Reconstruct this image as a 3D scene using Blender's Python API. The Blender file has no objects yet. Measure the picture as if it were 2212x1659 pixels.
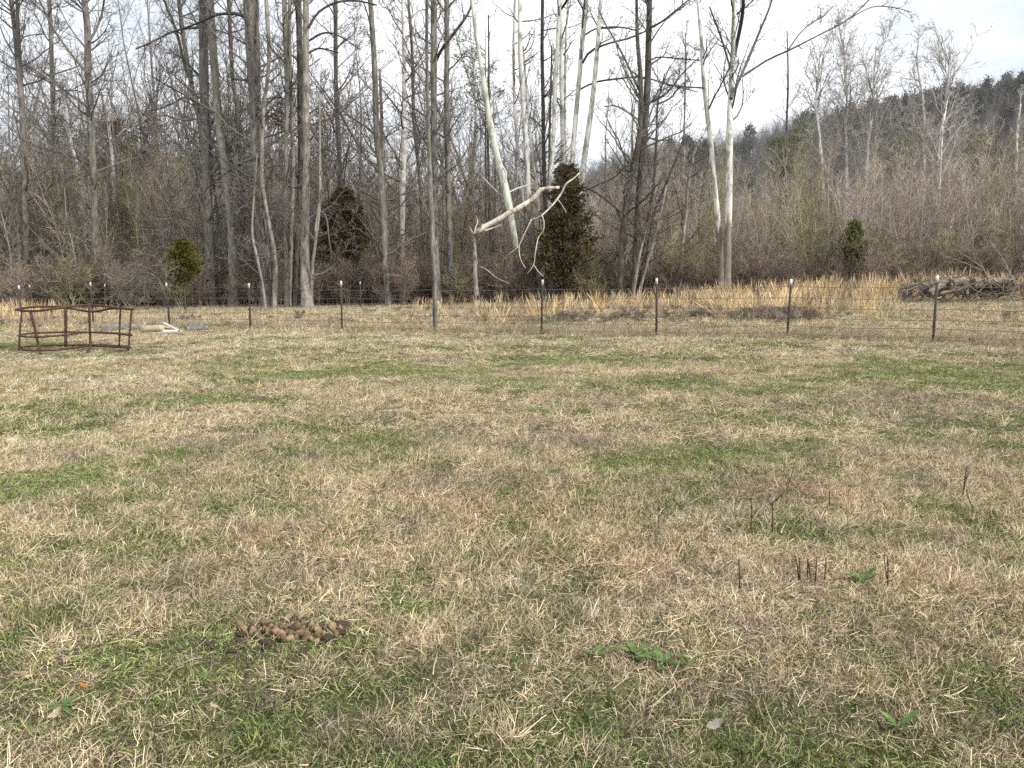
import bpy, math, random
import numpy as np
from mathutils import Vector

R = np.random.RandomState(7)
random.seed(7)
sc = bpy.context.scene
col = sc.collection

# ------------------------------------------------------------------ camera
CAM_H = 1.5
FV, HOR = 1661.0, 601.0           # focal length and horizon row in a 2212 x 1659 view of the photograph
CX, CY = 1106.0, 829.5
PITCH = math.atan((CY - HOR) / FV)
cam_d = bpy.data.cameras.new('camera')
cam = bpy.data.objects.new('camera', cam_d)
col.objects.link(cam)
cam.location = (0, 0, CAM_H)
cam.rotation_euler = (math.pi / 2 - PITCH, 0, 0)
cam_d.sensor_fit = 'HORIZONTAL'
cam_d.sensor_width = 36.0
cam_d.lens = 36.0 * FV / 2212.0
cam_d.clip_end = 3000
cam_d.clip_start = 0.05
sc.camera = cam

# ------------------------------------------------------------------ sky and sun (bright overcast)
SUN_EL, SUN_AZ = 38.0, 122.0      # degrees; azimuth from +Y towards +X
w = bpy.data.worlds.new('World')
sc.world = w
w.use_nodes = True
nt = w.node_tree
nt.nodes.clear()
out = nt.nodes.new('ShaderNodeOutputWorld')
bg = nt.nodes.new('ShaderNodeBackground')
sky = nt.nodes.new('ShaderNodeTexSky')
sky.sky_type = 'NISHITA'
sky.sun_disc = False
sky.sun_elevation = math.radians(SUN_EL)
sky.sun_rotation = math.radians(SUN_AZ)
tc = nt.nodes.new('ShaderNodeTexCoord')
mp = nt.nodes.new('ShaderNodeMapping')
mp.inputs['Scale'].default_value = (1.0, 1.0, 2.6)
cn = nt.nodes.new('ShaderNodeTexNoise')
cn.inputs['Scale'].default_value = 2.3
cn.inputs['Detail'].default_value = 5
cn.inputs['Roughness'].default_value = 0.55
nt.links.new(tc.outputs['Generated'], mp.inputs['Vector'])
nt.links.new(mp.outputs['Vector'], cn.inputs['Vector'])
cr = nt.nodes.new('ShaderNodeValToRGB')
cr.color_ramp.elements[0].position = 0.36
cr.color_ramp.elements[0].color = (0.50, 0.555, 0.61, 1)
cr.color_ramp.elements[1].position = 0.56
cr.color_ramp.elements[1].color = (1.0, 1.0, 1.0, 1)
nt.links.new(cn.outputs['Fac'], cr.inputs['Fac'])
sm = nt.nodes.new('ShaderNodeMix')
sm.data_type = 'RGBA'
sm.blend_type = 'MULTIPLY'
sm.inputs[0].default_value = 1.0
sm.inputs[7].default_value = (6.4, 6.4, 6.4, 1)
nt.links.new(cr.outputs['Color'], sm.inputs[6])
mx = nt.nodes.new('ShaderNodeMix')
mx.data_type = 'RGBA'
mx.inputs[0].default_value = 0.88   # cloud cover
nt.links.new(sky.outputs['Color'], mx.inputs[6])
nt.links.new(sm.outputs[2], mx.inputs[7])
nt.links.new(mx.outputs[2], bg.inputs['Color'])
bg.inputs['Strength'].default_value = 0.1
nt.links.new(bg.outputs['Background'], out.inputs['Surface'])

sun_d = bpy.data.lights.new('sun', 'SUN')
sun_d.energy = 1.5
sun_d.angle = math.radians(11)
sun_d.color = (1.0, 0.95, 0.87)
sun = bpy.data.objects.new('sun', sun_d)
col.objects.link(sun)
e, a = math.radians(SUN_EL), math.radians(SUN_AZ)
sdir = Vector((math.sin(a) * math.cos(e), math.cos(a) * math.cos(e), math.sin(e)))
sun.rotation_euler = sdir.to_track_quat('Z', 'Y').to_euler()
sun.location = (20, -10, 30)

sc.view_settings.view_transform = 'Standard'
sc.view_settings.look = 'None'
sc.view_settings.exposure = 1.3
sc.view_settings.gamma = 1.0
sc.view_settings.use_curve_mapping = False
sc.render.engine = 'CYCLES'
sc.cycles.max_bounces = 4
sc.cycles.diffuse_bounces = 2
sc.cycles.adaptive_threshold = 0.02
sc.cycles.transparent_max_bounces = 6
sc.cycles.use_denoising = False


# ------------------------------------------------------------------ maths helpers
def ss(v, a, b):
    t = np.clip((np.asarray(v, float) - a) / (b - a), 0, 1)
    return t * t * (3 - 2 * t)


def _hash(ix, iy, s):
    h = np.sin(ix * 127.1 + iy * 311.7 + s * 74.7) * 43758.5453
    return h - np.floor(h)


def noise(x, y, s=0.0):
    x = np.asarray(x, float); y = np.asarray(y, float)
    ix, iy = np.floor(x), np.floor(y)
    fx, fy = x - ix, y - iy
    fx, fy = fx * fx * (3 - 2 * fx), fy * fy * (3 - 2 * fy)
    a = _hash(ix, iy, s); b = _hash(ix + 1, iy, s); c = _hash(ix, iy + 1, s); d = _hash(ix + 1, iy + 1, s)
    return (a * (1 - fx) + b * fx) * (1 - fy) + (c * (1 - fx) + d * fx) * fy


def fbm(x, y, s=0.0, o=3):
    v, amp, tot = 0, 1.0, 0
    for i in range(o):
        v = v + amp * noise(x * 2 ** i, y * 2 ** i, s + i * 3.1); tot += amp; amp *= .5
    return v / tot


HX = [-500, -150, -40, 20, 64, 127, 178, 213, 300, 500]
HZ = [10, 12, 16, 30, 44, 53, 61, 69, 82, 88]


def terrain(x, y):
    x = np.asarray(x, float); y = np.asarray(y, float)
    xc = np.clip(x, -30, 34)
    z = 0.011 * xc * ss(y, 2, 17)
    z = z + 0.55 * ss(x, 0, 20) * np.clip((y - 20) / 26, 0, 1)
    z = z + 0.22 * np.exp(-((y - 26.3 + 0.12 * x) / 1.5) ** 2) * ss(x, -1, 2.5) * (1 - ss(x, 8, 12))   # weedy bank
    fl = np.exp(-(((x + 10.0) / 2.4) ** 2 + ((y - 17.4) / 1.9) ** 2))      # the trodden hollow round the hay feeder
    near = (1 - ss(y, 60, 110)) * (1 - fl)
    z = z * (1 - fl) - .20 * fl
    z = z + near * ((fbm(x * .8, y * .8, 1) - .5) * .085 + (fbm(x * 2.6, y * 2.6, 15, 2) - .5) * .05 * (1 - ss(y, 14, 24)) + (fbm(x * .22, y * .22, 5) - .5) * .10)
    z = z + ss(y, 60, 110) * (fbm(x * .03, y * .03, 9) - .5) * 2.5
    H = np.interp(x, HX, HZ)
    z = z + H * ss(y, 175, 330) * (1 - .5 * ss(y, 400, 700)) + ss(y, 150, 300) * (fbm(x * .012, y * .012, 4) - .5) * 10
    return z


def at(px, py, Y):
    """the point at distance Y (metres ahead) seen at a pixel of the 2212 x 1659 view"""
    u = (px - CX) / FV
    v = (CY - py) / FV
    cp, sp = math.cos(PITCH), math.sin(PITCH)
    dy = cp + v * sp
    dz = -sp + v * cp
    return np.array([u * Y / dy, Y, CAM_H + dz * Y / dy])


def ground_at(px, py):
    lo, hi = 0.8, 160.0
    for _ in range(44):
        m = (lo + hi) / 2
        p = at(px, py, m)
        if p[2] > terrain(p[0], p[1]): lo = m
        else: hi = m
    p = at(px, py, lo)
    p[2] = terrain(p[0], p[1])
    return p


def gz(x, y):
    return float(terrain(x, y))


# ------------------------------------------------------------------ mesh helpers
class MB:
    def __init__(s):
        s.v, s.f, s.n, s.c = [], [], 0, []

    def add(s, v, f, c=None):
        v = np.asarray(v, float).reshape(-1, 3)
        f = np.asarray(f, int)
        s.v.append(v)
        s.f.append(f + s.n)
        s.n += len(v)
        s.c.append(np.full(len(v), .5) if c is None else np.broadcast_to(np.asarray(c, float), (len(v),)))

    def data(s):
        return np.concatenate(s.v), s.f, np.concatenate(s.c)


def make_mesh(name, mb, mat, smooth=False, origin=None):
    v, fl, c = mb.data()
    if origin is not None: v = v - np.asarray(origin)
    me = bpy.data.meshes.new(name)
    me.vertices.add(len(v))
    me.vertices.foreach_set('co', v.astype(np.float32).ravel())
    li = np.concatenate([f.ravel() for f in fl]).astype(np.int32)
    cnt = np.concatenate([np.full(len(f), f.shape[1], np.int32) for f in fl])
    st = np.concatenate([[0], np.cumsum(cnt)[:-1]]).astype(np.int32)
    me.loops.add(len(li))
    me.loops.foreach_set('vertex_index', li)
    me.polygons.add(len(cnt))
    me.polygons.foreach_set('loop_start', st)
    if smooth:
        me.polygons.foreach_set('use_smooth', np.ones(len(cnt), bool))
    at_ = me.attributes.new('rnd', 'FLOAT', 'POINT')
    at_.data.foreach_set('value', c.astype(np.float32))
    me.update(calc_edges=True)
    me.validate(verbose=False)
    me.materials.append(mat)
    return me


def nrm(v):
    return v / np.maximum(np.linalg.norm(v, axis=-1, keepdims=True), 1e-9)


def tubes(mb, P, Rd, k=4, c=None, cap=False):
    """many tubes at once: P [n, m, 3], Rd [n, m]"""
    P = np.asarray(P, float); Rd = np.asarray(Rd, float)
    if P.ndim == 2: P = P[None]; Rd = Rd[None]
    n, m, _ = P.shape
    if n == 0: return
    T = np.gradient(P, axis=1) if m > 2 else np.repeat((P[:, 1:] - P[:, :1]), 2, axis=1)
    T = nrm(T)
    mean = np.abs(nrm(P[:, -1] - P[:, 0] + 1e-6))
    ref = np.eye(3)[np.argmin(mean, axis=1)][:, None, :]
    U = nrm(np.cross(T, np.broadcast_to(ref, T.shape)))
    V = np.cross(T, U)
    th = np.arange(k) * 2 * np.pi / k
    ring = P[:, :, None, :] + Rd[:, :, None, None] * (np.cos(th)[None, None, :, None] * U[:, :, None, :] + np.sin(th)[None, None, :, None] * V[:, :, None, :])
    idx = np.arange(n * m * k).reshape(n, m, k)
    a = idx[:, :-1, :]; b = idx[:, 1:, :]
    f = np.stack([a, np.roll(a, -1, 2), np.roll(b, -1, 2), b], -1).reshape(-1, 4)
    if c is None: cc = None
    else: cc = np.repeat(np.broadcast_to(np.asarray(c, float), (n,)), m * k)
    mb.add(ring.reshape(-1, 3), f, cc)
    if cap:
        off = mb.n - n * m * k
        mb.f.append(idx[:, 0, ::-1] + off)
        mb.f.append(idx[:, -1, :] + off)


def spline(pts, n):
    """smooth resample of a polyline [m, d] to n points"""
    pts = np.asarray(pts, float)
    if len(pts) == 2:
        t = np.linspace(0, 1, n)[:, None]
        return pts[0] * (1 - t) + pts[1] * t
    p = np.vstack([2 * pts[0] - pts[1], pts, 2 * pts[-1] - pts[-2]])
    d = np.concatenate([[0], np.cumsum(np.linalg.norm(np.diff(pts[:, :3], axis=0), axis=1))])
    d /= d[-1]
    t = np.linspace(0, 1, n)
    i = np.clip(np.searchsorted(d, t, side='right') - 1, 0, len(pts) - 2)
    u = ((t - d[i]) / np.maximum(d[i + 1] - d[i], 1e-9))[:, None]
    p0, p1, p2, p3 = p[i], p[i + 1], p[i + 2], p[i + 3]
    return .5 * (2 * p1 + (p2 - p0) * u + (2 * p0 - 5 * p1 + 4 * p2 - p3) * u ** 2 + (3 * p1 - p0 - 3 * p2 + p3) * u ** 3)


def spawn(P, Rd, k, trange, ang, length, npt, rr, rmin, wob, up, rng, taper=.75, droop=0.):
    """children of branches P [n,m,3]: k each; returns child polylines and radii"""
    n, m, _ = P.shape
    t = rng.uniform(trange[0], trange[1], (n, k))
    x = t * (m - 1)
    i = np.minimum(x.astype(int), m - 2)
    u = (x - i)[..., None]
    ar = np.arange(n)[:, None]
    S = P[ar, i] * (1 - u) + P[ar, i + 1] * u
    r0 = (Rd[ar, i] * (1 - u[..., 0]) + Rd[ar, i + 1] * u[..., 0])
    T = nrm(P[ar, i + 1] - P[ar, i])
    rv = nrm(rng.normal(size=T.shape))
    side = nrm(np.cross(T, rv))
    an = rng.uniform(ang[0], ang[1], (n, k, 1))
    D = nrm(T * np.cos(an) + side * np.sin(an))
    plen = np.linalg.norm(np.diff(P, axis=1), axis=2).sum(1)[:, None]
    L = length(rng, n, k, t, plen) if callable(length) else rng.uniform(length[0], length[1], (n, k))
    S = S.reshape(-1, 3); D = D.reshape(-1, 3); L = L.reshape(-1); r0 = r0.reshape(-1)
    pts = [S]
    step = (L / (npt - 1))[:, None]
    d = D
    for q in range(npt - 1):
        d = nrm(d + rng.normal(0, wob, d.shape) + np.array([0, 0, up - droop * q]))
        pts.append(pts[-1] + d * step)
    C = np.stack(pts, 1)
    rs = np.clip(r0 * rr, rmin, None)
    rad = rs[:, None] * np.linspace(1, 1 - taper, npt)[None]
    return C, rad


# ------------------------------------------------------------------ object helpers
def tag(o, label=None, cat=None, group=None, kind=None):
    if label: o['label'] = label
    if cat: o['category'] = cat
    if group: o['group'] = group
    if kind: o['kind'] = kind
    return o


def link(name, me, parent=None, loc=(0, 0, 0)):
    o = bpy.data.objects.new(name, me)
    col.objects.link(o)
    o.location = loc
    if parent is not None: o.parent = parent
    return o


def empty(name, loc, rz=0.):
    o = bpy.data.objects.new(name, None)
    o.empty_display_size = .2
    col.objects.link(o)
    o.location = loc
    o.rotation_euler = (0, 0, rz)
    return o


def copy_thing(src, loc, rz=0., scale=1.):
    r = src.copy(); col.objects.link(r)
    r.location = loc; r.rotation_euler = (0, 0, rz); r.scale = (scale,) * 3
    for ch in list(src.children):
        c = ch.copy(); col.objects.link(c); c.parent = r
        for g in list(ch.children):
            d = g.copy(); col.objects.link(d); d.parent = c
    return r


# ------------------------------------------------------------------ materials
def mat_base(name):
    m = bpy.data.materials.new(name)
    m.use_nodes = True
    nt = m.node_tree
    nt.nodes.clear()
    o = nt.nodes.new('ShaderNodeOutputMaterial')
    b = nt.nodes.new('ShaderNodeBsdfPrincipled')
    b.inputs['Roughness'].default_value = .9
    b.inputs['Specular IOR Level'].default_value = .15
    nt.links.new(b.outputs['BSDF'], o.inputs['Surface'])
    return m, nt, b, o


def node(nt, t, **kw):
    n = nt.nodes.new(t)
    for k, v in kw.items(): setattr(n, k, v)
    return n


def noise_col(nt, scale, stretch, stops, detail=5, rough=.6, coord='Object', dist=0.):
    tc = node(nt, 'ShaderNodeTexCoord')
    mp = node(nt, 'ShaderNodeMapping')
    mp.inputs['Scale'].default_value = stretch
    nz = node(nt, 'ShaderNodeTexNoise')
    nz.inputs['Scale'].default_value = scale
    nz.inputs['Detail'].default_value = detail
    nz.inputs['Roughness'].default_value = rough
    nz.inputs['Distortion'].default_value = dist
    r = node(nt, 'ShaderNodeValToRGB')
    el = r.color_ramp.elements
    while len(el) < len(stops): el.new(.5)
    for e_, (p, c) in zip(el, stops):
        e_.position = p; e_.color = (*c, 1)
    nt.links.new(tc.outputs[coord], mp.inputs['Vector'])
    nt.links.new(mp.outputs['Vector'], nz.inputs['Vector'])
    nt.links.new(nz.outputs['Fac'], r.inputs['Fac'])
    return r, nz, tc


def bump(nt, b, src, strength, dist):
    bp = node(nt, 'ShaderNodeBump')
    bp.inputs['Strength'].default_value = strength
    bp.inputs['Distance'].default_value = dist
    nt.links.new(src, bp.inputs['Height'])
    nt.links.new(bp.outputs['Normal'], b.inputs['Normal'])


def mixc(nt, fac, c1, c2, blend='MIX'):
    m = node(nt, 'ShaderNodeMix', data_type='RGBA', blend_type=blend)
    for s, v in ((m.inputs[0], fac), (m.inputs[6], c1), (m.inputs[7], c2)):
        if isinstance(v, (int, float)): s.default_value = v
        elif isinstance(v, tuple): s.default_value = (*v, 1)
        else: nt.links.new(v, s)
    return m.outputs[2]


def bark(name, dark, mid, light, moss=None, scale=7.):
    m, nt, b, o = mat_base(name)
    r, nz, tc = noise_col(nt, scale, (1, 1, .22), [(.32, dark), (.5, mid), (.68, light)], 6, .68, dist=.4)
    c = r.outputs['Color']
    r2, nz2, _ = noise_col(nt, 1.1, (1, 1, .6), [(.45, (0, 0, 0)), (.62, (1, 1, 1))], 3, .5)
    c = mixc(nt, r2.outputs['Color'], c, mixc(nt, .45, c, moss if moss else light))
    nt.links.new(c, b.inputs['Base Color'])
    bump(nt, b, nz.outputs['Fac'], .9, .03)
    return m


def sycamore(name, white, patch, base, h0, h1):
    """pale flaking bark: scaly brown foot that gives way to white with grey patches higher up"""
    m, nt, b, o = mat_base(name)
    r, nz, tc = noise_col(nt, 3.2, (1, 1, .35), [(.40, patch), (.52, white), (.8, white)], 4, .55, dist=.6)
    rb, nzb, _ = noise_col(nt, 9, (1, 1, .3), [(.3, tuple(.5 * q for q in base)), (.6, base)], 5, .6)
    sp = node(nt, 'ShaderNodeSeparateXYZ')
    nt.links.new(tc.outputs['Object'], sp.inputs['Vector'])
    mr = node(nt, 'ShaderNodeMapRange')
    mr.inputs['From Min'].default_value = h0
    mr.inputs['From Max'].default_value = h1
    nt.links.new(sp.outputs['Z'], mr.inputs['Value'])
    n2 = node(nt, 'ShaderNodeTexNoise')
    n2.inputs['Scale'].default_value = 2.6
    n2.inputs['Detail'].default_value = 4
    mp = node(nt, 'ShaderNodeMapping')
    mp.inputs['Scale'].default_value = (1, 1, .3)
    nt.links.new(tc.outputs['Object'], mp.inputs['Vector'])
    nt.links.new(mp.outputs['Vector'], n2.inputs['Vector'])
    ad = node(nt, 'ShaderNodeMath', operation='ADD')
    nt.links.new(mr.outputs['Result'], ad.inputs[0])
    nt.links.new(n2.outputs['Fac'], ad.inputs[1])
    mr2 = node(nt, 'ShaderNodeMapRange')
    mr2.inputs['From Min'].default_value = .88
    mr2.inputs['From Max'].default_value = 1.05
    nt.links.new(ad.outputs[0], mr2.inputs['Value'])
    c = mixc(nt, mr2.outputs['Result'], rb.outputs['Color'], r.outputs['Color'])
    nt.links.new(c, b.inputs['Base Color'])
    bump(nt, b, nzb.outputs['Fac'], .4, .02)
    return m


def twig_mat(name, c1, c2):
    m, nt, b, o = mat_base(name)
    at_ = node(nt, 'ShaderNodeAttribute', attribute_name='rnd')
    c = mixc(nt, at_.outputs['Fac'], c1, c2)
    nt.links.new(c, b.inputs['Base Color'])
    return m


def inst_mat(name, lo=.55, hi=1.35, transl=.3, vcol=None):
    """foliage whose tint comes from each scattered clump, varied blade by blade"""
    m, nt, b, o = mat_base(name)
    ti = node(nt, 'ShaderNodeAttribute', attribute_name='tint', attribute_type='INSTANCER')
    at_ = node(nt, 'ShaderNodeAttribute', attribute_name='rnd')
    mr = node(nt, 'ShaderNodeMapRange')
    mr.inputs['To Min'].default_value = lo
    mr.inputs['To Max'].default_value = hi
    mr.interpolation_type = 'SMOOTHERSTEP'
    nt.links.new(at_.outputs['Fac'], mr.inputs['Value'])
    sc_ = node(nt, 'ShaderNodeVectorMath', operation='SCALE')
    nt.links.new(ti.outputs['Color'], sc_.inputs[0])
    nt.links.new(mr.outputs['Result'], sc_.inputs['Scale'])
    df = node(nt, 'ShaderNodeBsdfDiffuse')
    nt.links.new(sc_.outputs[0], df.inputs['Color'])
    if transl > 0:
        tr = node(nt, 'ShaderNodeBsdfTranslucent')
        nt.links.new(sc_.outputs[0], tr.inputs['Color'])
        ms = node(nt, 'ShaderNodeMixShader')
        ms.inputs[0].default_value = transl
        nt.links.new(df.outputs[0], ms.inputs[1])
        nt.links.new(tr.outputs[0], ms.inputs[2])
        nt.links.new(ms.outputs[0], o.inputs['Surface'])
    else:
        nt.links.new(df.outputs[0], o.inputs['Surface'])
    nt.nodes.remove(b)
    return m


def leaf_mat(name, c1, c2, transl=.25):
    m, nt, b, o = mat_base(name)
    at_ = node(nt, 'ShaderNodeAttribute', attribute_name='rnd')
    c = mixc(nt, at_.outputs['Fac'], c1, c2)
    df = node(nt, 'ShaderNodeBsdfDiffuse')
    tr = node(nt, 'ShaderNodeBsdfTranslucent')
    nt.links.new(c, df.inputs['Color'])
    nt.links.new(c, tr.inputs['Color'])
    ms = node(nt, 'ShaderNodeMixShader')
    ms.inputs[0].default_value = transl
    nt.links.new(df.outputs[0], ms.inputs[1])
    nt.links.new(tr.outputs[0], ms.inputs[2])
    nt.links.new(ms.outputs[0], o.inputs['Surface'])
    nt.nodes.remove(b)
    return m


def plain(name, stops, scale=8., stretch=(1, 1, 1), bumps=.3, bd=.01, rough=.85):
    m, nt, b, o = mat_base(name)
    r, nz, tc = noise_col(nt, scale, stretch, stops)
    nt.links.new(r.outputs['Color'], b.inputs['Base Color'])
    b.inputs['Roughness'].default_value = rough
    bump(nt, b, nz.outputs['Fac'], bumps, bd)
    return m


M = {}
M['bark_grey'] = bark('bark_grey', (.035, .032, .03), (.17, .155, .142), (.38, .35, .325), (.20, .19, .13))
M['bark_brown'] = bark('bark_brown', (.04, .033, .028), (.125, .105, .088), (.23, .195, .165), (.16, .15, .10))
M['bark_pale'] = bark('bark_pale', (.085, .076, .068), (.28, .252, .222), (.48, .44, .39), (.26, .26, .19))
M['bark_dark'] = bark('bark_dark', (.022, .019, .017), (.085, .074, .065), (.20, .175, .155), (.13, .12, .08))
M['syc'] = sycamore('sycamore_white', (.78, .76, .70), (.34, .34, .28), (.27, .235, .19), 1.5, 7.5)
M['syc_tall'] = sycamore('sycamore_white_upper', (.80, .78, .72), (.36, .36, .30), (.24, .20, .16), 2.2, 9.0)
M['syc_far'] = sycamore('sycamore_far', (.80, .78, .74), (.45, .43, .39), (.30, .26, .23), 2, 7)
M['dead'] = sycamore('dead_pale_wood', (.62, .63, .56), (.33, .35, .29), (.40, .37, .31), -3, 1)
M['limb'] = sycamore('limb_pale_bark', (.66, .60, .50), (.36, .30, .24), (.5, .45, .37), -9, -5)
M['twig_grey'] = twig_mat('twig_grey', (.07, .062, .055), (.30, .275, .25))
M['twig_brown'] = twig_mat('twig_brown', (.06, .047, .04), (.21, .165, .135))
M['twig_pale'] = twig_mat('twig_pale', (.24, .22, .20), (.62, .58, .53))
M['limb_dark'] = twig_mat('limb_dark', (.045, .038, .033), (.12, .105, .09))
M['inst_twig'] = inst_mat('thicket_twig', .5, 1.45, 0)
M['inst_grass'] = inst_mat('grass_blade', .22, 1.5, .12)
M['inst_leaf'] = inst_mat('far_needles', .6, 1.4, .15)


# ------------------------------------------------------------------ scattering (geometry nodes, for what nobody could count)
proto_count = [0]


def scatter(name, pts, rot, scl, idx, tint, protos, mat, label, cat):
    me = bpy.data.meshes.new(name)
    pts = np.asarray(pts, np.float32)
    n = len(pts)
    me.vertices.add(n)
    me.vertices.foreach_set('co', pts.ravel())
    for nm, ty, arr, key in (('rot', 'FLOAT_VECTOR', rot, 'vector'), ('scl', 'FLOAT_VECTOR', scl, 'vector'), ('idx', 'INT', idx, 'value'), ('tint', 'FLOAT_VECTOR', tint, 'vector')):
        a_ = me.attributes.new(nm, ty, 'POINT')
        a_.data.foreach_set(key, np.asarray(arr, np.int32 if ty == 'INT' else np.float32).ravel())
    me.materials.append(mat)
    o = link(name, me)
    tag(o, label, cat, None, 'stuff')
    pc = bpy.data.collections.new(name + '_kinds')
    for i, pm in enumerate(protos):
        po = bpy.data.objects.new('%s_kind_%02d' % (name, i), pm)
        pc.objects.link(po)
    ng = bpy.data.node_groups.new(name + '_scatter', 'GeometryNodeTree')
    ng.interface.new_socket('Geometry', in_out='INPUT', socket_type='NodeSocketGeometry')
    ng.interface.new_socket('Geometry', in_out='OUTPUT', socket_type='NodeSocketGeometry')
    gi = ng.nodes.new('NodeGroupInput'); go = ng.nodes.new('NodeGroupOutput')
    ci = ng.nodes.new('GeometryNodeCollectionInfo')
    ci.inputs['Collection'].default_value = pc
    ci.inputs['Separate Children'].default_value = True
    ci.inputs['Reset Children'].default_value = True
    ip = ng.nodes.new('GeometryNodeInstanceOnPoints')
    ip.inputs['Pick Instance'].default_value = True

    def attr(nm, ty):
        q = ng.nodes.new('GeometryNodeInputNamedAttribute')
        q.data_type = ty
        q.inputs['Name'].default_value = nm
        return q.outputs['Attribute']
    er = ng.nodes.new('FunctionNodeEulerToRotation')
    L = ng.links.new
    L(gi.outputs[0], ip.inputs['Points'])
    L(ci.outputs[0], ip.inputs['Instance'])
    L(attr('idx', 'INT'), ip.inputs['Instance Index'])
    L(attr('rot', 'FLOAT_VECTOR'), er.inputs[0])
    L(er.outputs[0], ip.inputs['Rotation'])
    L(attr('scl', 'FLOAT_VECTOR'), ip.inputs['Scale'])
    L(ip.outputs[0], go.inputs[0])
    md = o.modifiers.new('scatter', 'NODES')
    md.node_group = ng
    return o


def blades(mb, n, rad, hl, lean, width, curl, rng, up=0., seg=4, base_z=0., plume=0.):
    """n grass blades as thin bent ribbons around the origin"""
    ang = rng.uniform(0, 2 * np.pi, n)
    rr = rad * np.sqrt(rng.uniform(0, 1, n))
    P0 = np.stack([rr * np.cos(ang), rr * np.sin(ang), np.full(n, base_z)], 1)
    az = rng.uniform(0, 2 * np.pi, n)
    le = rng.uniform(lean[0], lean[1], n)
    d = np.stack([np.sin(le) * np.cos(az), np.sin(le) * np.sin(az), np.cos(le)], 1)
    L = rng.uniform(hl[0], hl[1], n)
    side = nrm(np.cross(d, nrm(rng.normal(size=(n, 3)))))
    bend = nrm(rng.normal(size=(n, 3)) * np.array([1, 1, .5]))
    pts = [P0]
    for q in range(seg):
        d = nrm(d + bend * curl * rng.uniform(.3, 1, (n, 1)) + np.array([0, 0, up]))
        nx = pts[-1] + d * (L / seg)[:, None]
        nx[:, 2] = np.maximum(nx[:, 2], .004)
        pts.append(nx)
    C = np.stack(pts, 1)
    wd = width * rng.uniform(.6, 1.3, n)[:, None] * np.linspace(1, .35, seg + 1)[None]
    if plume > 0:
        wd = width * rng.uniform(.7, 1.2, n)[:, None] * np.interp(np.linspace(0, 1, seg + 1), [0, .5, .8, 1], [1, .8, 1 + plume, .5])[None]
    A = C + side[:, None, :] * wd[..., None] * .5
    B = C - side[:, None, :] * wd[..., None] * .5
    m = seg + 1
    V = np.stack([A, B], 2).reshape(-1, 3)
    idx = np.arange(n * m * 2).reshape(n, m, 2)
    f = np.stack([idx[:, :-1, 0], idx[:, :-1, 1], idx[:, 1:, 1], idx[:, 1:, 0]], -1).reshape(-1, 4)
    mb.add(V, f, np.repeat(rng.uniform(0, 1, n), m * 2))


# ------------------------------------------------------------------ ground sheet
def ground_mesh(name, xs, ys, mat):
    X, Y = np.meshgrid(xs, ys)
    Z = terrain(X, Y)
    mb = MB()
    nx, ny = len(xs), len(ys)
    idx = np.arange(nx * ny).reshape(ny, nx)
    f = np.stack([idx[:-1, :-1], idx[:-1, 1:], idx[1:, 1:], idx[1:, :-1]], -1).reshape(-1, 4)
    mb.add(np.stack([X, Y, Z], -1).reshape(-1, 3), f)
    return make_mesh(name, mb, mat, True)


def soil_material():
    m, nt, b, o = mat_base('pasture_soil')
    r, nz, tc = noise_col(nt, 9, (1, 1, 1), [(.3, (.035, .028, .02)), (.55, (.085, .068, .045)), (.75, (.16, .13, .085))], 8, .7)
    r2, nz2, _ = noise_col(nt, .55, (1, 1, 1), [(.42, (0, 0, 0)), (.6, (1, 1, 1))], 4, .6)
    g = mixc(nt, .55, r.outputs['Color'], (.12, .14, .06))
    c = mixc(nt, r2.outputs['Color'], r.outputs['Color'], g)
    # leaf litter under the woods
    sp = node(nt, 'ShaderNodeSeparateXYZ')
    nt.links.new(tc.outputs['Object'], sp.inputs['Vector'])
    mr = node(nt, 'ShaderNodeMapRange')
    mr.inputs['From Min'].default_value = 37
    mr.inputs['From Max'].default_value = 42
    nt.links.new(sp.outputs['Y'], mr.inputs['Value'])
    rl, nl, _ = noise_col(nt, 5, (1, 1, 1), [(.3, (.05, .036, .026)), (.7, (.16, .115, .08))], 8, .75)
    c = mixc(nt, mr.outputs['Result'], c, rl.outputs['Color'])
    nt.links.new(c, b.inputs['Base Color'])
    bump(nt, b, nz.outputs['Fac'], .8, .02)
    return m


xs = np.concatenate([np.linspace(-600, -60, 28)[:-1], np.linspace(-60, -14, 60)[:-1], np.linspace(-14, 14, 190)[:-1], np.linspace(14, 60, 60)[:-1], np.linspace(60, 600, 28)])
ys = np.concatenate([np.linspace(-300, -4, 20)[:-1], np.linspace(-4, 26, 200)[:-1], np.linspace(26, 60, 80)[:-1], np.linspace(60, 170, 30)])
tag(link('pasture_ground', ground_mesh('pasture_ground', xs, ys, soil_material())), kind='structure')
xs2 = np.linspace(-600, 600, 121)
ys2 = np.linspace(170, 900, 75)
M['hill_soil'] = plain('hill_soil', [(.3, (.06, .05, .045)), (.7, (.13, .11, .095))], .2)
tag(link('wooded_hill', ground_mesh('wooded_hill', xs2, ys2, M['hill_soil'])), kind='structure')


# ------------------------------------------------------------------ pasture colour patches (the grass itself green, red or bleached; dark ones include painted mound shade)
def patch_list(lst):
    o_ = []
    for (px, py, rx, ry, s) in lst:
        c = ground_at(px, py)
        d1 = ground_at(px, py - ry)[1]; d0 = ground_at(px, py + ry)[1]
        o_.append((c[0], c[1], rx / FV * c[1], max((d1 - d0) / 2, .05), s))
    return o_


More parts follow.
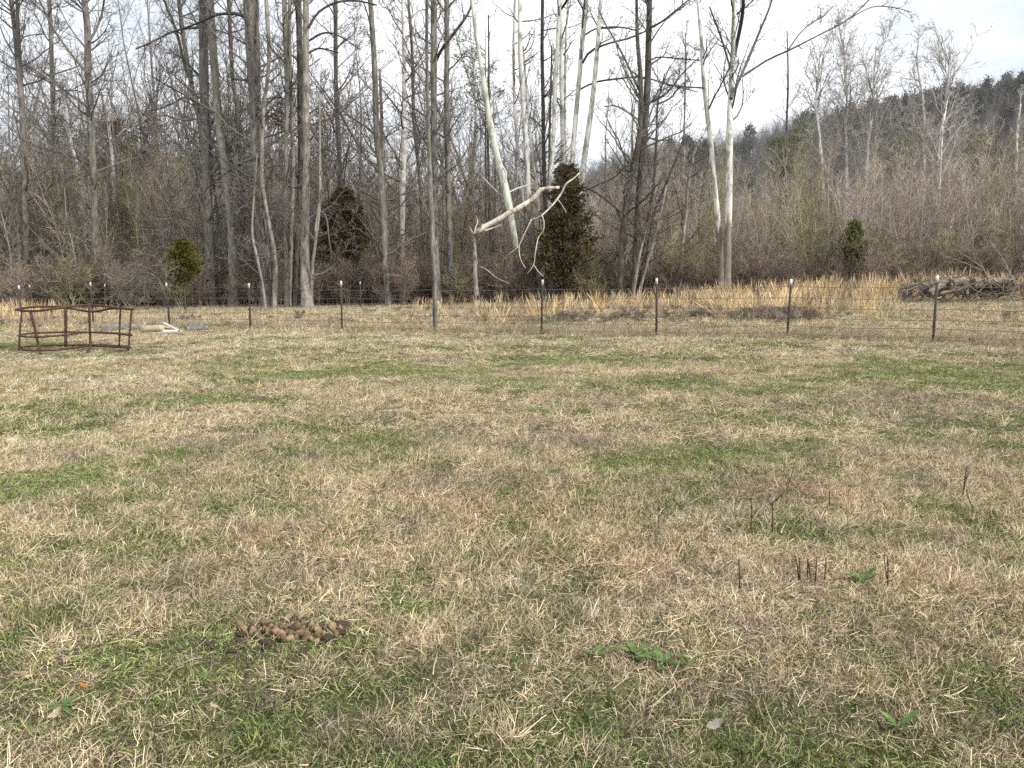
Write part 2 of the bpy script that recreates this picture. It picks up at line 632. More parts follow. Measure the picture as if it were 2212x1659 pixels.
GREEN = patch_list([(640, 815, 140, 14, .9), (1180, 781, 200, 14, 1.0), (520, 872, 210, 16, .9), (880, 806, 260, 20, .75), (1050, 830, 300, 18, .5), (70, 1045, 150, 45, 1.0),
                    (1400, 1010, 230, 40, .62), (2080, 805, 240, 42, .8), (1600, 830, 240, 20, .5), (1480, 985, 260, 22, .6), (200, 1480, 340, 130, .75), (110, 1590, 200, 60, .6), (590, 1100, 120, 18, .5), (880, 1315, 90, 35, .7),
                    (620, 1385, 170, 50, .75), (170, 935, 150, 14, .45), (1650, 905, 260, 26, .4), (1180, 890, 120, 16, .4), (560, 1590, 160, 60, .25), (1100, 1420, 150, 50, .3),
                    (70, 745, 90, 10, .8), (215, 768, 80, 9, .9), (230, 805, 110, 9, .4), (1900, 950, 220, 40, .35), (2010, 1300, 120, 40, .25), (1340, 1400, 150, 60, .2), (1850, 1420, 170, 50, .35), (1800, 1240, 80, 30, .3),
                    (1340, 825, 300, 14, .4), (1700, 1640, 300, 40, .15), (2130, 1480, 140, 60, .25), (800, 1500, 120, 60, .3), (350, 990, 70, 14, .5), (1500, 785, 260, 12, .35), (690, 965, 160, 14, .35)])
RED = patch_list([(1080, 1100, 260, 60, .6), (1700, 1060, 130, 18, 1.0), (1330, 1200, 260, 60, .45), (680, 1160, 180, 40, .5), (1750, 1225, 160, 50, .5), (800, 1210, 140, 30, .4),
                  (2000, 1250, 160, 60, .3), (450, 1190, 160, 40, .3), (960, 690, 120, 16, .5), (1110, 690, 60, 20, .8), (1450, 660, 200, 18, .5), (2100, 690, 140, 16, .6), (950, 870, 160, 16, .3)])
STRAW = patch_list([(250, 830, 300, 14, .8), (180, 775, 230, 9, .5), (120, 900, 190, 18, .7), (620, 740, 420, 14, .7), (60, 960, 120, 25, .6), (1400, 1260, 450, 60, .5), (2100, 1220, 130, 45, .9), (1600, 1120, 200, 40, .5),
                    (430, 900, 200, 16, .4), (1250, 740, 500, 12, .5), (1850, 760, 400, 10, .5), (1050, 1550, 400, 60, .3)])
DARK = patch_list([(1930, 880, 240, 40, .5), (1520, 975, 300, 30, .5), (1560, 1500, 300, 60, .5), (1900, 1380, 200, 60, .45), (460, 950, 130, 16, .5), (1000, 960, 200, 14, .45), (1200, 690, 130, 10, .6),
                   (1620, 1355, 60, 18, .8), (2080, 1560, 160, 60, .4), (1150, 1290, 60, 20, .4), (1250, 850, 150, 12, .35), (530, 1540, 100, 40, .4)])  # dark thatch, with shade between mounds painted into the tone


def patches(lst, x, y):
    w_ = np.zeros_like(x)
    wx = (fbm(x * 1.7, y * 1.7, 21) - .5) * 1.3 + (fbm(x * 6, y * 6, 23, 2) - .5) * .9
    for (cx, cy, a_, b_, s) in lst:
        q = ((x - cx) / a_) ** 2 + ((y - cy) / b_) ** 2
        w_ = np.maximum(w_, s * (1 - ss(np.sqrt(q) + wx, .45, 1.25)))
    return w_


# ------------------------------------------------------------------ trees traced from the photograph
def traced(pts, Y, n, wob=0., rng=R):
    """pixel polyline (x, y, width) -> n smooth points at distance Y plus radii"""
    q = []
    ph = rng.uniform(0, 6.28)
    for i, p in enumerate(pts):
        x, y, w_ = p
        yy = Y + wob * math.sin(ph + i * 1.3)
        q.append(np.concatenate([at(x, y, yy), [w_ / 2 / FV * Y]]))
    s = spline(np.array(q), n)
    return s[:, :3], np.maximum(s[:, 3], .006)


def grow_crown(P, Rd, rng, n1=18, n2=5, n3=4, n4=3, t1=(.25, 1.), len1=(2., 4.6), ang1=(.75, 1.3), up1=.10, wob=.16, r1max=.055, mb=None, scale=1., droop=0.):
    mb = mb or MB()
    if n1:
        l1, r1 = spawn(P[None], Rd[None], n1, t1, ang1, lambda g, n, k, t, pl: g.uniform(len1[0], len1[1], (n, k)) * (1.15 - .55 * t), 7, .42, .018 * scale, wob, up1, rng, .8, droop)
        r1 = np.minimum(r1, (r1max * np.linspace(1, .25, 7))[None])
        tubes(mb, l1, r1, 4, rng.uniform(.0, .8, len(l1)))
    else:
        l1, r1 = P[None], Rd[None]
    ll = lambda lo, hi: (lambda g, n, k, t, pl: pl * g.uniform(lo, hi, (n, k)) * (1.2 - .7 * t))
    l2, r2 = spawn(l1, r1, n2, (.2, 1.), (.5, 1.1), ll(.35, .62), 5, .6, .011 * scale, .2, .06, rng, .7, droop)
    tubes(mb, l2, r2, 3, rng.uniform(.1, .9, len(l2)))
    l3, r3 = spawn(l2, r2, n3, (.2, 1.), (.45, 1.1), ll(.35, .65), 4, .62, .0075 * scale, .22, .05, rng, .6, droop)
    tubes(mb, l3, r3, 3, rng.uniform(.2, 1., len(l3)))
    if n4:
        l4, r4 = spawn(l3, r3, n4, (.2, 1.), (.4, 1.0), ll(.4, .8), 3, .7, .0055 * scale, .2, .04, rng, .5)
        tubes(mb, l4, r4, 3, rng.uniform(.2, 1., len(l4)))
    return mb


def tree(label, pts, Y, mat, twig, name='bare_tree', crown=None, limbs=(), cat='tree', extend=7., flare=1.3, stems=(), group=None, seed=None, top_taper=.4):
    rng = np.random.RandomState(seed if seed is not None else (abs(hash(label)) % 1) + int(sum(ord(c_) * (i_ + 3) for i_, c_ in enumerate(label)) % 99991))
    pts = list(pts)
    P, Rd = traced(pts, Y, 26, .25, rng)
    P, Rd = P[::-1], Rd[::-1]
    g = gz(P[0, 0], Y)
    if P[0, 2] > g - .1:
        d = nrm(P[0] - P[3])
        k = (P[0, 2] - g + .25)
        foot = P[0] + np.array([d[0] / max(abs(d[2]), .5) * k * .6, 0, -k])
        mid = P[0] * .45 + foot * .55
        fl = max(flare, 1.0)
        P = np.vstack([foot, mid, P])
        Rd = np.concatenate([[Rd[0] * fl * 1.25, Rd[0] * (1 + (fl - 1) * .4)], Rd])
    else:
        Rd = Rd * (1 + (flare - 1) * np.exp(-np.arange(len(Rd)) * 1.1))
    if pts[0][1] <= 6 and extend > 0:
        d = nrm(P[-1] - P[-4])
        ex = []
        for q in range(1, 7):
            d = nrm(d + rng.normal(0, .05, 3) + np.array([0, 0, .05]))
            ex.append((ex[-1] if ex else P[-1]) + d * extend / 6)
        P = np.vstack([P, ex])
        Rd = np.concatenate([Rd, Rd[-1] * np.linspace(.92, .22, 6)])
    base = P[0].copy(); base[2] = gz(base[0], base[1])
    root = empty(name, base)
    tag(root, label, cat, group)
    mb = MB()
    Rn = Rd * (1 + rng.normal(0, .035, len(Rd)))
    tubes(mb, P, Rn, 12 if Rd.max() > .12 else 8, cap=True)
    for sp_ in stems:
        SP, SR = traced(sp_[::-1], Y + .1, 14, .1, rng)
        tubes(mb, SP, SR, 7)
    link('trunk', make_mesh('trunk', mb, mat, True, base), root)
    cm = MB()
    ck = dict(crown or {})
    if ck.get('n1', 18) >= 0:
        grow_crown(P, Rd, rng, mb=cm, **ck)
    for lp in limbs:
        kind = twig
        if isinstance(lp, tuple): lp, kind = lp
        LP, LR = traced(lp, Y, 14, .5, rng)
        LP[:, 1] += np.linspace(0, rng.uniform(-1.2, 1.2), 14)
        lm = MB()
        tubes(lm, LP, LR, 6, .35)
        link('limb', make_mesh('limb', lm, kind, True, base), root)
        grow_crown(LP, LR, rng, n1=7, n2=4, n3=4, n4=2, len1=(.7, 1.7), t1=(.2, 1), ang1=(.4, 1.), mb=cm, r1max=.03)
    if cm.n:
        link('crown', make_mesh('crown', cm, twig, False, base), root)
    return root


G_, B_, PA, DK = M['bark_grey'], M['bark_brown'], M['bark_pale'], M['bark_dark']
TG, TB, TP, LD = M['twig_grey'], M['twig_brown'], M['twig_pale'], M['limb_dark']
SY, SYT, SYF = M['syc'], M['syc_tall'], M['syc_far']
thin = dict(n1=14, n2=4, n3=4, n4=2, len1=(1.2, 3.0), scale=1.3)
mid_ = dict(n1=24, n2=5, n3=4, n4=3, t1=(.15, 1), scale=1.4)
full = dict(n1=38, n2=6, n3=4, n4=3, len1=(2.4, 5.4), t1=(.10, 1), scale=1.45)
few = dict(n1=7, n2=4, n3=3, n4=2, t1=(.55, 1), len1=(1.5, 3.2))

# left woods
tree('grey tree with two close stems nearest the left edge of the woods', [(24, 0, 9), (33, 76, 9), (41, 163, 10), (47, 220, 11), (50, 300, 11), (54, 450, 12), (56, 610, 13)], 47, G_, TG, crown=full, limbs=[[(47, 200, 7), (46, 150, 7), (43, 87, 7), (41, 0, 6)]])
tree('straight grey tree just right of the twin stems at the left edge', [(107, 0, 7), (111, 109, 8), (113, 195, 8), (116, 300, 9), (120, 620, 11)], 50, G_, TG, crown=full)
tree('many branched grey tree behind the hay feeder with limbs spreading low', [(182, 0, 11), (189, 65, 12), (190, 152, 13), (195, 239, 14), (200, 350, 14), (206, 500, 15), (210, 620, 17)], 46, G_, TG, crown=dict(full, n1=34, t1=(.3, 1)),
     limbs=[[(190, 160, 6), (160, 120, 5), (130, 70, 4), (105, 10, 3)], [(192, 90, 6), (210, 60, 5), (222, 25, 4), (228, -10, 4)], [(196, 235, 5), (150, 200, 4), (105, 165, 3), (85, 150, 2)]])
tree('leaning pale sycamore half hidden in the left thicket', [(128, 160, 4), (139, 217, 6), (152, 304, 7), (167, 358, 7), (180, 450, 7), (192, 620, 8)], 52, SYF, TP, crown=thin, extend=0)
tree('short pale forked sycamore above the olive thicket on the left', [(232, 230, 4), (236, 282, 6), (244, 358, 7), (248, 480, 7), (252, 620, 9)], 53, SYF, TP, crown=thin, limbs=[([(246, 318, 5), (258, 292, 5), (272, 278, 4), (300, 268, 3)], TP)])
tree('slim grey tree leaning left with a diagonal side stem', [(386, 0, 8), (397, 87, 9), (412, 174, 9), (420, 217, 10), (431, 260, 10), (446, 400, 11), (460, 630, 13)], 48, G_, TG, crown=mid_, limbs=[[(414, 178, 6), (403, 156, 6), (384, 72, 6), (364, 20, 5), (350, -20, 4)]])
tree('thick mossy grey tree of the left pair with a straight trunk', [(440, 0, 19), (440, 87, 19), (441, 195, 19), (443, 271, 19), (447, 400, 19), (452, 520, 20), (458, 640, 24)], 45, G_, TG, crown=full, limbs=[[(440, 60, 6), (405, 62, 5), (372, 72, 5), (330, 95, 4), (300, 110, 3)], [(445, 200, 5), (400, 205, 4), (350, 225, 3), (310, 232, 3)]])
tree('tall grey tree of the left pair bending right towards its base', [(453, 0, 15), (462, 130, 16), (467, 195, 16), (474, 282, 17), (483, 347, 17), (500, 488, 18), (505, 640, 22)], 44.4, PA, TG, crown=mid_, limbs=[[(474, 262, 5), (440, 258, 4), (400, 262, 4), (360, 250, 3)]])
tree('slim brown grey tree between the left pair and the thickest trunk', [(494, 0, 8), (499, 108, 8), (503, 174, 8), (511, 228, 9), (520, 350, 9), (530, 630, 11)], 48, B_, TG, crown=mid_)
tree('thickest grey trunk of the left woods with a broad leaning base', [(542, 0, 31), (546, 108, 29), (550, 200, 26), (554, 300, 25), (558, 400, 24), (564, 470, 25), (571, 560, 27), (578, 655, 29)], 43, G_, TG, crown=full, flare=1.25,
     limbs=[([(536, 40, 7), (510, 30, 7), (470, 35, 5), (430, 55, 4), (380, 75, 3)], LD), [(552, 170, 6), (530, 175, 5), (505, 172, 4)], [(557, 340, 6), (520, 350, 5), (470, 380, 4), (425, 420, 3), (390, 520, 2)], [(560, 425, 4), (535, 440, 4), (515, 470, 3), (500, 490, 2)], [(558, 250, 4), (580, 215, 4), (600, 205, 3), (640, 230, 2)]])
tree('narrow crooked stem hugging the right side of the thickest trunk', [(575, 0, 8), (581, 108, 8), (578, 170, 8), (570, 230, 8), (566, 330, 8), (568, 406, 8), (587, 515, 9), (595, 570, 10), (593, 640, 12)], 42.4, PA, TG, crown=thin)
tree('thin pale sapling rooted in front of the thickest trunk', [(556, 330, 3), (549, 420, 4), (545, 500, 5), (556, 560, 6), (566, 610, 6), (572, 655, 8)], 41, PA, TG, crown=thin, extend=0)
tree('slender pale trunk left of the dark hollow in the left woods', [(614, 0, 11), (618, 108, 11), (620, 195, 10), (618, 324, 9), (617, 461, 9), (620, 652, 12)], 43, PA, TG, crown=mid_)
tree('slender trunk leaning against the dark hollow in the left woods', [(625, 0, 7), (627, 150, 7), (630, 238, 8), (633, 360, 9), (632, 430, 9), (628, 530, 9), (624, 652, 12)], 43.6, PA, TG, crown=mid_)
tree('dark grey straight trunk immediately left of the big pale trunk', [(644, 0, 13), (648, 130, 13), (649, 260, 13), (650, 340, 12), (645, 461, 11), (640, 570, 10), (636, 652, 12)], 44, DK, TG, crown=mid_)
tree('big pale smooth trunk with flared roots right of the dark hollow', [(661, 0, 13), (661, 130, 13), (661, 260, 14), (662, 351, 15), (659, 488, 18), (659, 570, 20), (663, 652, 25)], 42, PA, TG, crown=dict(few, n1=9), flare=1.45,
     limbs=[([(666, 60, 6), (690, 30, 5), (730, 12, 5), (775, 12, 4), (820, 25, 3)], LD), ([(664, 90, 5), (700, 72, 4), (735, 80, 3), (780, 110, 2)], LD), ([(666, 115, 5), (690, 104, 4), (730, 112, 3)], LD), [(658, 440, 4), (645, 430, 4), (636, 470, 3), (632, 500, 2)]])
tree('thin pale stem rising beside the big pale trunk', [(690, 200, 4), (691, 324, 5), (691, 433, 6), (681, 529, 6), (675, 575, 7), (672, 640, 8)], 41.6, PA, TG, crown=thin, extend=0, limbs=[([(681, 500, 5), (688, 470, 4), (700, 430, 4), (713, 387, 3)], PA), [(690, 455, 4), (705, 470, 4), (712, 520, 3), (716, 550, 3)], [(676, 595, 4), (700, 588, 3), (722, 570, 3), (735, 545, 3), (760, 540, 2)]])
tree('brownish trunk right of the big pale trunk behind the dark cedar', [(725, 0, 9), (725, 130, 9), (727, 217, 10), (731, 293, 10), (735, 400, 10), (740, 620, 12)], 50, B_, TG, crown=full, limbs=[[(730, 235, 5), (760, 290, 5), (800, 350, 4), (850, 410, 4), (880, 440, 3), (890, 490, 3), (868, 530, 2)]])
# centre woods
tree('tall two toned trunk left of centre leaning to the right at its foot', [(800, 0, 10), (807, 108, 11), (811, 195, 12), (814, 304, 13), (820, 340, 14), (827, 461, 13), (832, 570, 12), (838, 645, 14)], 43, G_, TG, crown=mid_)
tree('pale narrow stem close behind the two toned trunk', [(820, 150, 5), (824, 239, 7), (826, 347, 8), (834, 470, 7), (838, 620, 8)], 47, PA, TG, crown=thin, extend=0)
tree('pale blotchy sycamore trunk halfway between two toned and fence line trees', [(870, 0, 6), (873, 130, 8), (873, 239, 10), (872, 324, 11), (870, 433, 11), (869, 515, 10), (866, 630, 11)], 46, SYF, TG, crown=mid_)
tree('thin dark tree bending right down to the fence line tree', [(882, 0, 5), (887, 65, 6), (891, 130, 6), (894, 260, 7), (903, 351, 7), (911, 461, 7), (920, 570, 7), (928, 635, 8)], 46.5, B_, TG, crown=mid_)
tree('slim mossy tree standing in the near fence line in place of a post', [(922, 0, 6), (922, 130, 6.5), (925, 260, 7.5), (930, 400, 9), (936, 540, 10), (939, 640, 11), (941, 720, 11)], 22.0, G_, TG, name='fence_line_tree', crown=dict(n1=10, n2=4, n3=3, n4=2, t1=(.4, 1), len1=(.5, 1.4), r1max=.015, scale=.5), extend=3, flare=1.25)
tree('grey centre trunk with a bold dark fork reaching up to the right', [(937, 0, 13), (937, 130, 13), (937, 260, 13), (938, 358, 14), (939, 461, 14), (941, 570, 16), (945, 642, 19)], 43, G_, TG, crown=mid_, limbs=[([(934, 152, 8), (945, 122, 7), (959, 98, 7), (991, 54, 6), (1010, 25, 5), (1019, 0, 5), (1026, -30, 4)], LD)])
tree('straight brown grey trunk just right of the forked centre trunk', [(965, 0, 10), (965, 130, 10), (965, 260, 11), (967, 350, 12), (969, 461, 11), (973, 570, 11), (974, 642, 13)], 43.5, G_, TG, crown=mid_)
tree('thin dark tree behind the hanging pale trunk', [(1055, 32, 3), (1056, 195, 4), (1054, 300, 5), (1055, 351, 5), (1059, 515, 5), (1064, 610, 6)], 49, B_, TG, crown=dict(thin, n1=16, ang1=(1.1, 1.5)), extend=0)
# white stems in the middle
tree('leftmost thin white stem above the dark cedar', [(1112, 0, 5), (1110, 108, 6), (1111, 217, 6), (1119, 325, 6), (1128, 406, 6), (1142, 520, 7), (1160, 625, 8)], 46, SYT, TG, crown=few)
tree('second white stem from the left above the dark cedar, thicker than its neighbour', [(1123, 0, 9), (1124, 108, 10), (1130, 217, 11), (1138, 340, 11), (1142, 414, 11), (1152, 520, 11), (1168, 625, 13)], 45.5, SYT, TG, crown=few)
tree('greyish stem leaning left beside the second white stem', [(1130, 100, 4), (1138, 200, 5), (1145, 282, 6), (1152, 358, 6), (1160, 406, 6), (1176, 625, 8)], 46.4, SYF, TG, crown=thin, extend=0)
tree('dark trunk between the white stems of the middle clump', [(1172, 0, 7), (1171, 108, 7), (1173, 217, 8), (1175, 358, 8), (1180, 500, 9), (1184, 620, 10)], 47, DK, TG, crown=mid_)
tree('white stem that forks near the top of the picture in the middle clump', [(1210, -10, 7), (1208, 22, 9), (1204, 108, 8), (1199, 195, 9), (1195, 304, 9), (1189, 403, 9), (1190, 520, 10), (1196, 620, 11)], 45, SYT, TG, crown=few, limbs=[([(1208, 26, 5), (1220, 10, 5), (1236, -15, 4)], LD)])
tree('thin brown stem touching the forked white stem', [(1192, 100, 3), (1190, 184, 4), (1187, 304, 5), (1188, 450, 5), (1195, 620, 6)], 46, B_, TG, crown=thin, extend=0)
tree('grey blotched stem directly right of the forked white stem', [(1213, 30, 7), (1213, 120, 9), (1213, 195, 9), (1216, 325, 9), (1218, 450, 9), (1220, 620, 11)], 46.5, SYF, TG, crown=few, extend=4)
tree('very thin pale stem right of the grey blotched stem', [(1227, 0, 4), (1222, 108, 5), (1221, 217, 5), (1222, 325, 5), (1224, 420, 6), (1226, 620, 7)], 47, SYT, TG, crown=few)
tree('white stem with long dark arching branches to the right', [(1267, 0, 11), (1258, 87, 10), (1251, 174, 10), (1243, 260, 10), (1236, 350, 10), (1233, 420, 10), (1228, 520, 11), (1222, 620, 13)], 45, SYT, TG, crown=few,
     limbs=[([(1258, 137, 5), (1275, 111, 5), (1314, 93, 4), (1362, 80, 4), (1399, 63, 3), (1438, 39, 3), (1492, 0, 2)], LD), ([(1253, 193, 4), (1288, 176, 4), (1340, 167, 4), (1388, 162, 3), (1449, 176, 3), (1516, 191, 2)], LD), ([(1259, 78, 4), (1290, 64, 3), (1335, 66, 3), (1370, 76, 2)], LD), ([(1258, 60, 4), (1258, 30, 4), (1245, 10, 3), (1235, -10, 3)], LD)])
tree('rightmost white stem of the middle clump, leaning to the right', [(1298, 0, 8), (1290, 108, 9), (1282, 195, 10), (1271, 282, 11), (1262, 345, 12), (1251, 428, 12), (1242, 520, 12), (1236, 620, 14)], 44.5, SYT, TG, crown=few)
# dark pair right of centre
tree('left of two leaning dark trunks right of the white clump', [(1375, 0, 6), (1377, 87, 8), (1384, 174, 10), (1382, 282, 11), (1372, 340, 12), (1359, 406, 12), (1348, 474, 12), (1342, 543, 12), (1341, 640, 13)], 42, DK, TG, crown=mid_, limbs=[[(1383, 200, 5), (1345, 120, 4), (1305, 50, 3), (1290, 20, 2)], [(1380, 260, 4), (1340, 225, 3), (1310, 220, 2)]])
tree('right of two leaning dark trunks with brown vine on its upper half', [(1403, 0, 12), (1401, 87, 12), (1399, 174, 14), (1392, 282, 14), (1388, 340, 14), (1381, 406, 13), (1375, 488, 11), (1370, 570, 10), (1364, 640, 11)], 42.6, DK, TG, crown=mid_,
     limbs=[([(1402, 62, 5), (1430, 48, 4), (1460, 25, 3), (1492, 2, 3)], LD), ([(1400, 132, 4), (1425, 122, 3), (1470, 124, 3), (1515, 126, 2)], LD)])
tree('thin dark tree with a forked crown right of the dark pair', [(1436, 160, 3), (1425, 205, 4), (1420, 228, 4), (1417, 324, 5), (1411, 406, 5), (1402, 461, 6), (1392, 540, 6), (1380, 625, 7)], 45, DK, TG, crown=thin, extend=0, limbs=[[(1421, 225, 4), (1445, 215, 3), (1462, 195, 3), (1480, 180, 2)]])
tree('pale leaning sapling left of two at the foot of the dark pair', [(1400, 480, 4), (1390, 520, 4), (1381, 556, 5), (1370, 622, 6)], 41.5, PA, TB, crown=thin, extend=0)
tree('pale leaning sapling right of two at the foot of the dark pair', [(1440, 400, 4), (1425, 470, 5), (1400, 562, 6), (1384, 619, 7)], 41.5, PA, TB, crown=thin, extend=0)
tree('thin bent dark tree leaning left across the brown thicket', [(1478, 290, 3), (1468, 324, 4), (1435, 406, 5), (1413, 461, 5), (1398, 540, 5), (1390, 625, 6)], 46, DK, TB, crown=thin, extend=0)
tree('pale footed tree leaning right behind the gap beside the white pair', [(1512, 300, 4), (1498, 335, 6), (1486, 400, 7), (1482, 455, 7), (1476, 515, 8), (1468, 622, 9)], 44, PA, TB, crown=thin, extend=0)
tree('small straight tree with a broom shaped top left of the white pair', [(1481, 70, 2), (1481, 137, 3), (1479, 240, 4), (1477, 347, 4), (1474, 600, 5)], 52, G_, TG, crown=dict(n1=16, n2=5, n3=4, n4=2, t1=(.7, 1), ang1=(.25, .8), len1=(1.2, 2.6)), extend=0)
# the white pair
tree('left tree of the pale pair, white above and scaly brown at the foot', [(1507, 0, 6), (1515, 87, 8), (1520, 174, 9), (1527, 239, 10), (1535, 304, 10), (1540, 350, 10), (1544, 406, 11), (1552, 488, 12), (1557, 570, 13), (1558, 628, 15)], 42, SY, TG, crown=dict(few, n1=9), limbs=[([(1531, 236, 4), (1542, 210, 4), (1553, 189, 3), (1575, 141, 3)], LD), [(1519, 190, 4), (1490, 184, 3), (1450, 176, 2)]])
tree('right tree of the pale pair, brightest white trunk with long branches to the right', [(1585, -5, 8), (1584, 87, 9), (1580, 174, 11), (1578, 217, 12), (1576, 282, 14), (1575, 358, 15), (1575, 430, 14), (1573, 488, 14), (1572, 570, 15), (1571, 628, 17)], 41.6, SY, TG, crown=dict(mid_, n1=14, t1=(.45, 1), ang1=(.3, .9), len1=(2.4, 4.6)),
     limbs=[([(1579, 213, 8), (1603, 163, 6), (1624, 119, 6), (1648, 65, 5), (1677, 0, 4), (1690, -40, 3)], TG), ([(1603, 166, 4), (1657, 130, 4), (1700, 111, 4), (1765, 78, 3), (1831, 43, 3), (1876, 0, 2.5), (1900, -15, 2)], TG), ([(1577, 145, 4), (1568, 100, 4), (1561, 65, 4), (1544, 0, 3)], LD),
            ([(1584, 130, 7), (1590, 90, 8), (1596, 43, 8), (1596, 0, 7), (1600, -40, 5)], LD), ([(1592, 30, 4), (1615, 12, 3), (1640, -15, 3)], LD), ([(1700, 111, 3), (1740, 60, 2.5), (1790, 25, 2), (1815, 0, 2)], TG), ([(1830, 43, 2.5), (1875, 22, 2), (1915, 28, 2), (1945, 42, 1.5)], TG)])
# far sycamores on the right
fan = dict(n1=28, n2=7, n3=4, n4=2, t1=(.42, 1), ang1=(.22, .6), len1=(4.2, 7.5), up1=.03, wob=.09, r1max=.09, scale=2.2)
tree('thin dark tree rising above the thicket right of the white pair', [(1700, 65, 2), (1702, 130, 3), (1702, 195, 4), (1699, 282, 4), (1698, 420, 5), (1697, 590, 6)], 62, DK, TG, crown=dict(n1=18, n2=5, n3=4, n4=2, t1=(.3, 1), ang1=(.5, 1.1), len1=(1.5, 3.4)), extend=0)
tree('far pale sycamore with a vase shaped crown, leftmost of the far row', [(1772, 110, 2), (1768, 165, 4), (1763, 217, 5), (1768, 271, 5), (1772, 314, 6), (1778, 400, 6), (1782, 580, 7)], 74, SYF, TP, name='far_sycamore', crown=fan, extend=0)
tree('far pale sycamore with two stems, second of the far row from the left', [(1822, 90, 2), (1826, 152, 4), (1830, 239, 5), (1827, 282, 6), (1829, 358, 6), (1832, 580, 7)], 75, SYF, TP, name='far_sycamore', crown=dict(fan, n1=32), extend=0, limbs=[([(1836, 340, 5), (1834, 265, 4), (1841, 228, 4), (1843, 180, 3)], TP)])
tree('far pale sycamore with a thick straight trunk, third of the far row', [(1893, 95, 2), (1889, 160, 4), (1886, 217, 6), (1878, 293, 6), (1873, 358, 7), (1868, 580, 8)], 73, SYF, TP, name='far_sycamore', crown=fan, extend=0, limbs=[([(1876, 330, 4), (1890, 285, 4), (1908, 250, 3), (1925, 215, 2)], TP)])
tree('far pale sycamore with low limbs reaching left, fourth of the far row', [(1978, 125, 2), (1985, 160, 3), (1991, 195, 4), (1996, 250, 5), (1996, 358, 6), (1996, 580, 7)], 72, SYF, TP, name='far_sycamore', crown=dict(fan, n1=18, len1=(3.4, 5.6)), extend=0, limbs=[([(1995, 338, 4), (1960, 293, 4), (1943, 260, 3), (1913, 224, 2)], TP), ([(1996, 290, 4), (1980, 250, 4), (1965, 215, 3), (1950, 195, 2)], TP)])
tree('bright far sycamore with a wide fan crown against open sky, right in its row', [(2052, 100, 2), (2050, 150, 4), (2047, 195, 6), (2040, 245, 6), (2034, 289, 7), (2029, 358, 8), (2024, 580, 9)], 70, SYF, TP, name='far_sycamore', crown=dict(fan, n1=30, len1=(3.8, 6.4), ang1=(.3, .85)), extend=0, limbs=[([(2037, 286, 4), (2067, 269, 4), (2072, 250, 4), (2082, 236, 3)], TP), ([(2036, 250, 4), (2020, 235, 4), (2012, 215, 3), (2000, 195, 3)], TP)])
tree('small pale sycamore at the right edge below the hill', [(2205, 225, 2), (2199, 275, 4), (2196, 340, 4), (2192, 580, 6)], 70, SYF, TP, name='far_sycamore', crown=dict(fan, n1=12, len1=(2, 4)), extend=0)
tree('thin dark upright tree in the brown thicket above the brush pile', [(2106, 330, 2), (2104, 365, 3), (2103, 488, 4), (2102, 590, 5)], 55, DK, TB, crown=dict(thin, n1=22), extend=0)
tree('thin dark tree leaning right in the thicket near the right edge', [(2192, 340, 2), (2186, 392, 4), (2176, 470, 4), (2167, 529, 5), (2158, 600, 6)], 54, DK, TB, crown=dict(thin, n1=22), extend=0)

# ---- the snapped sycamore: hanging trunk, broken limb and its stump
def single(name, label, cat, polys, Y, mat, twig=None, tw=None, depth=None):
    rng = np.random.RandomState(len(label) * 7 + 1)
    base = None
    root = None
    for i, (part, pl, dY) in enumerate(polys):
        P, Rd = traced(pl, Y, 22, .1, rng)
        P[:, 1] += np.linspace(dY[0], dY[1], 22)
        if root is None:
            base = P[np.argmin(P[:, 2])].copy()
            root = empty(name, base)
            tag(root, label, cat)
        mb = MB()
        tubes(mb, P, Rd * (1 + rng.normal(0, .05, 22)), 9, .5, cap=True)
        link(part, make_mesh(part, mb, mat, True, base), root)
        if tw:
            cm = grow_crown(P, Rd, rng, **tw)
            link('twigs', make_mesh('twigs', cm, twig, False, base), root)['kind'] = 'stuff'
    return root


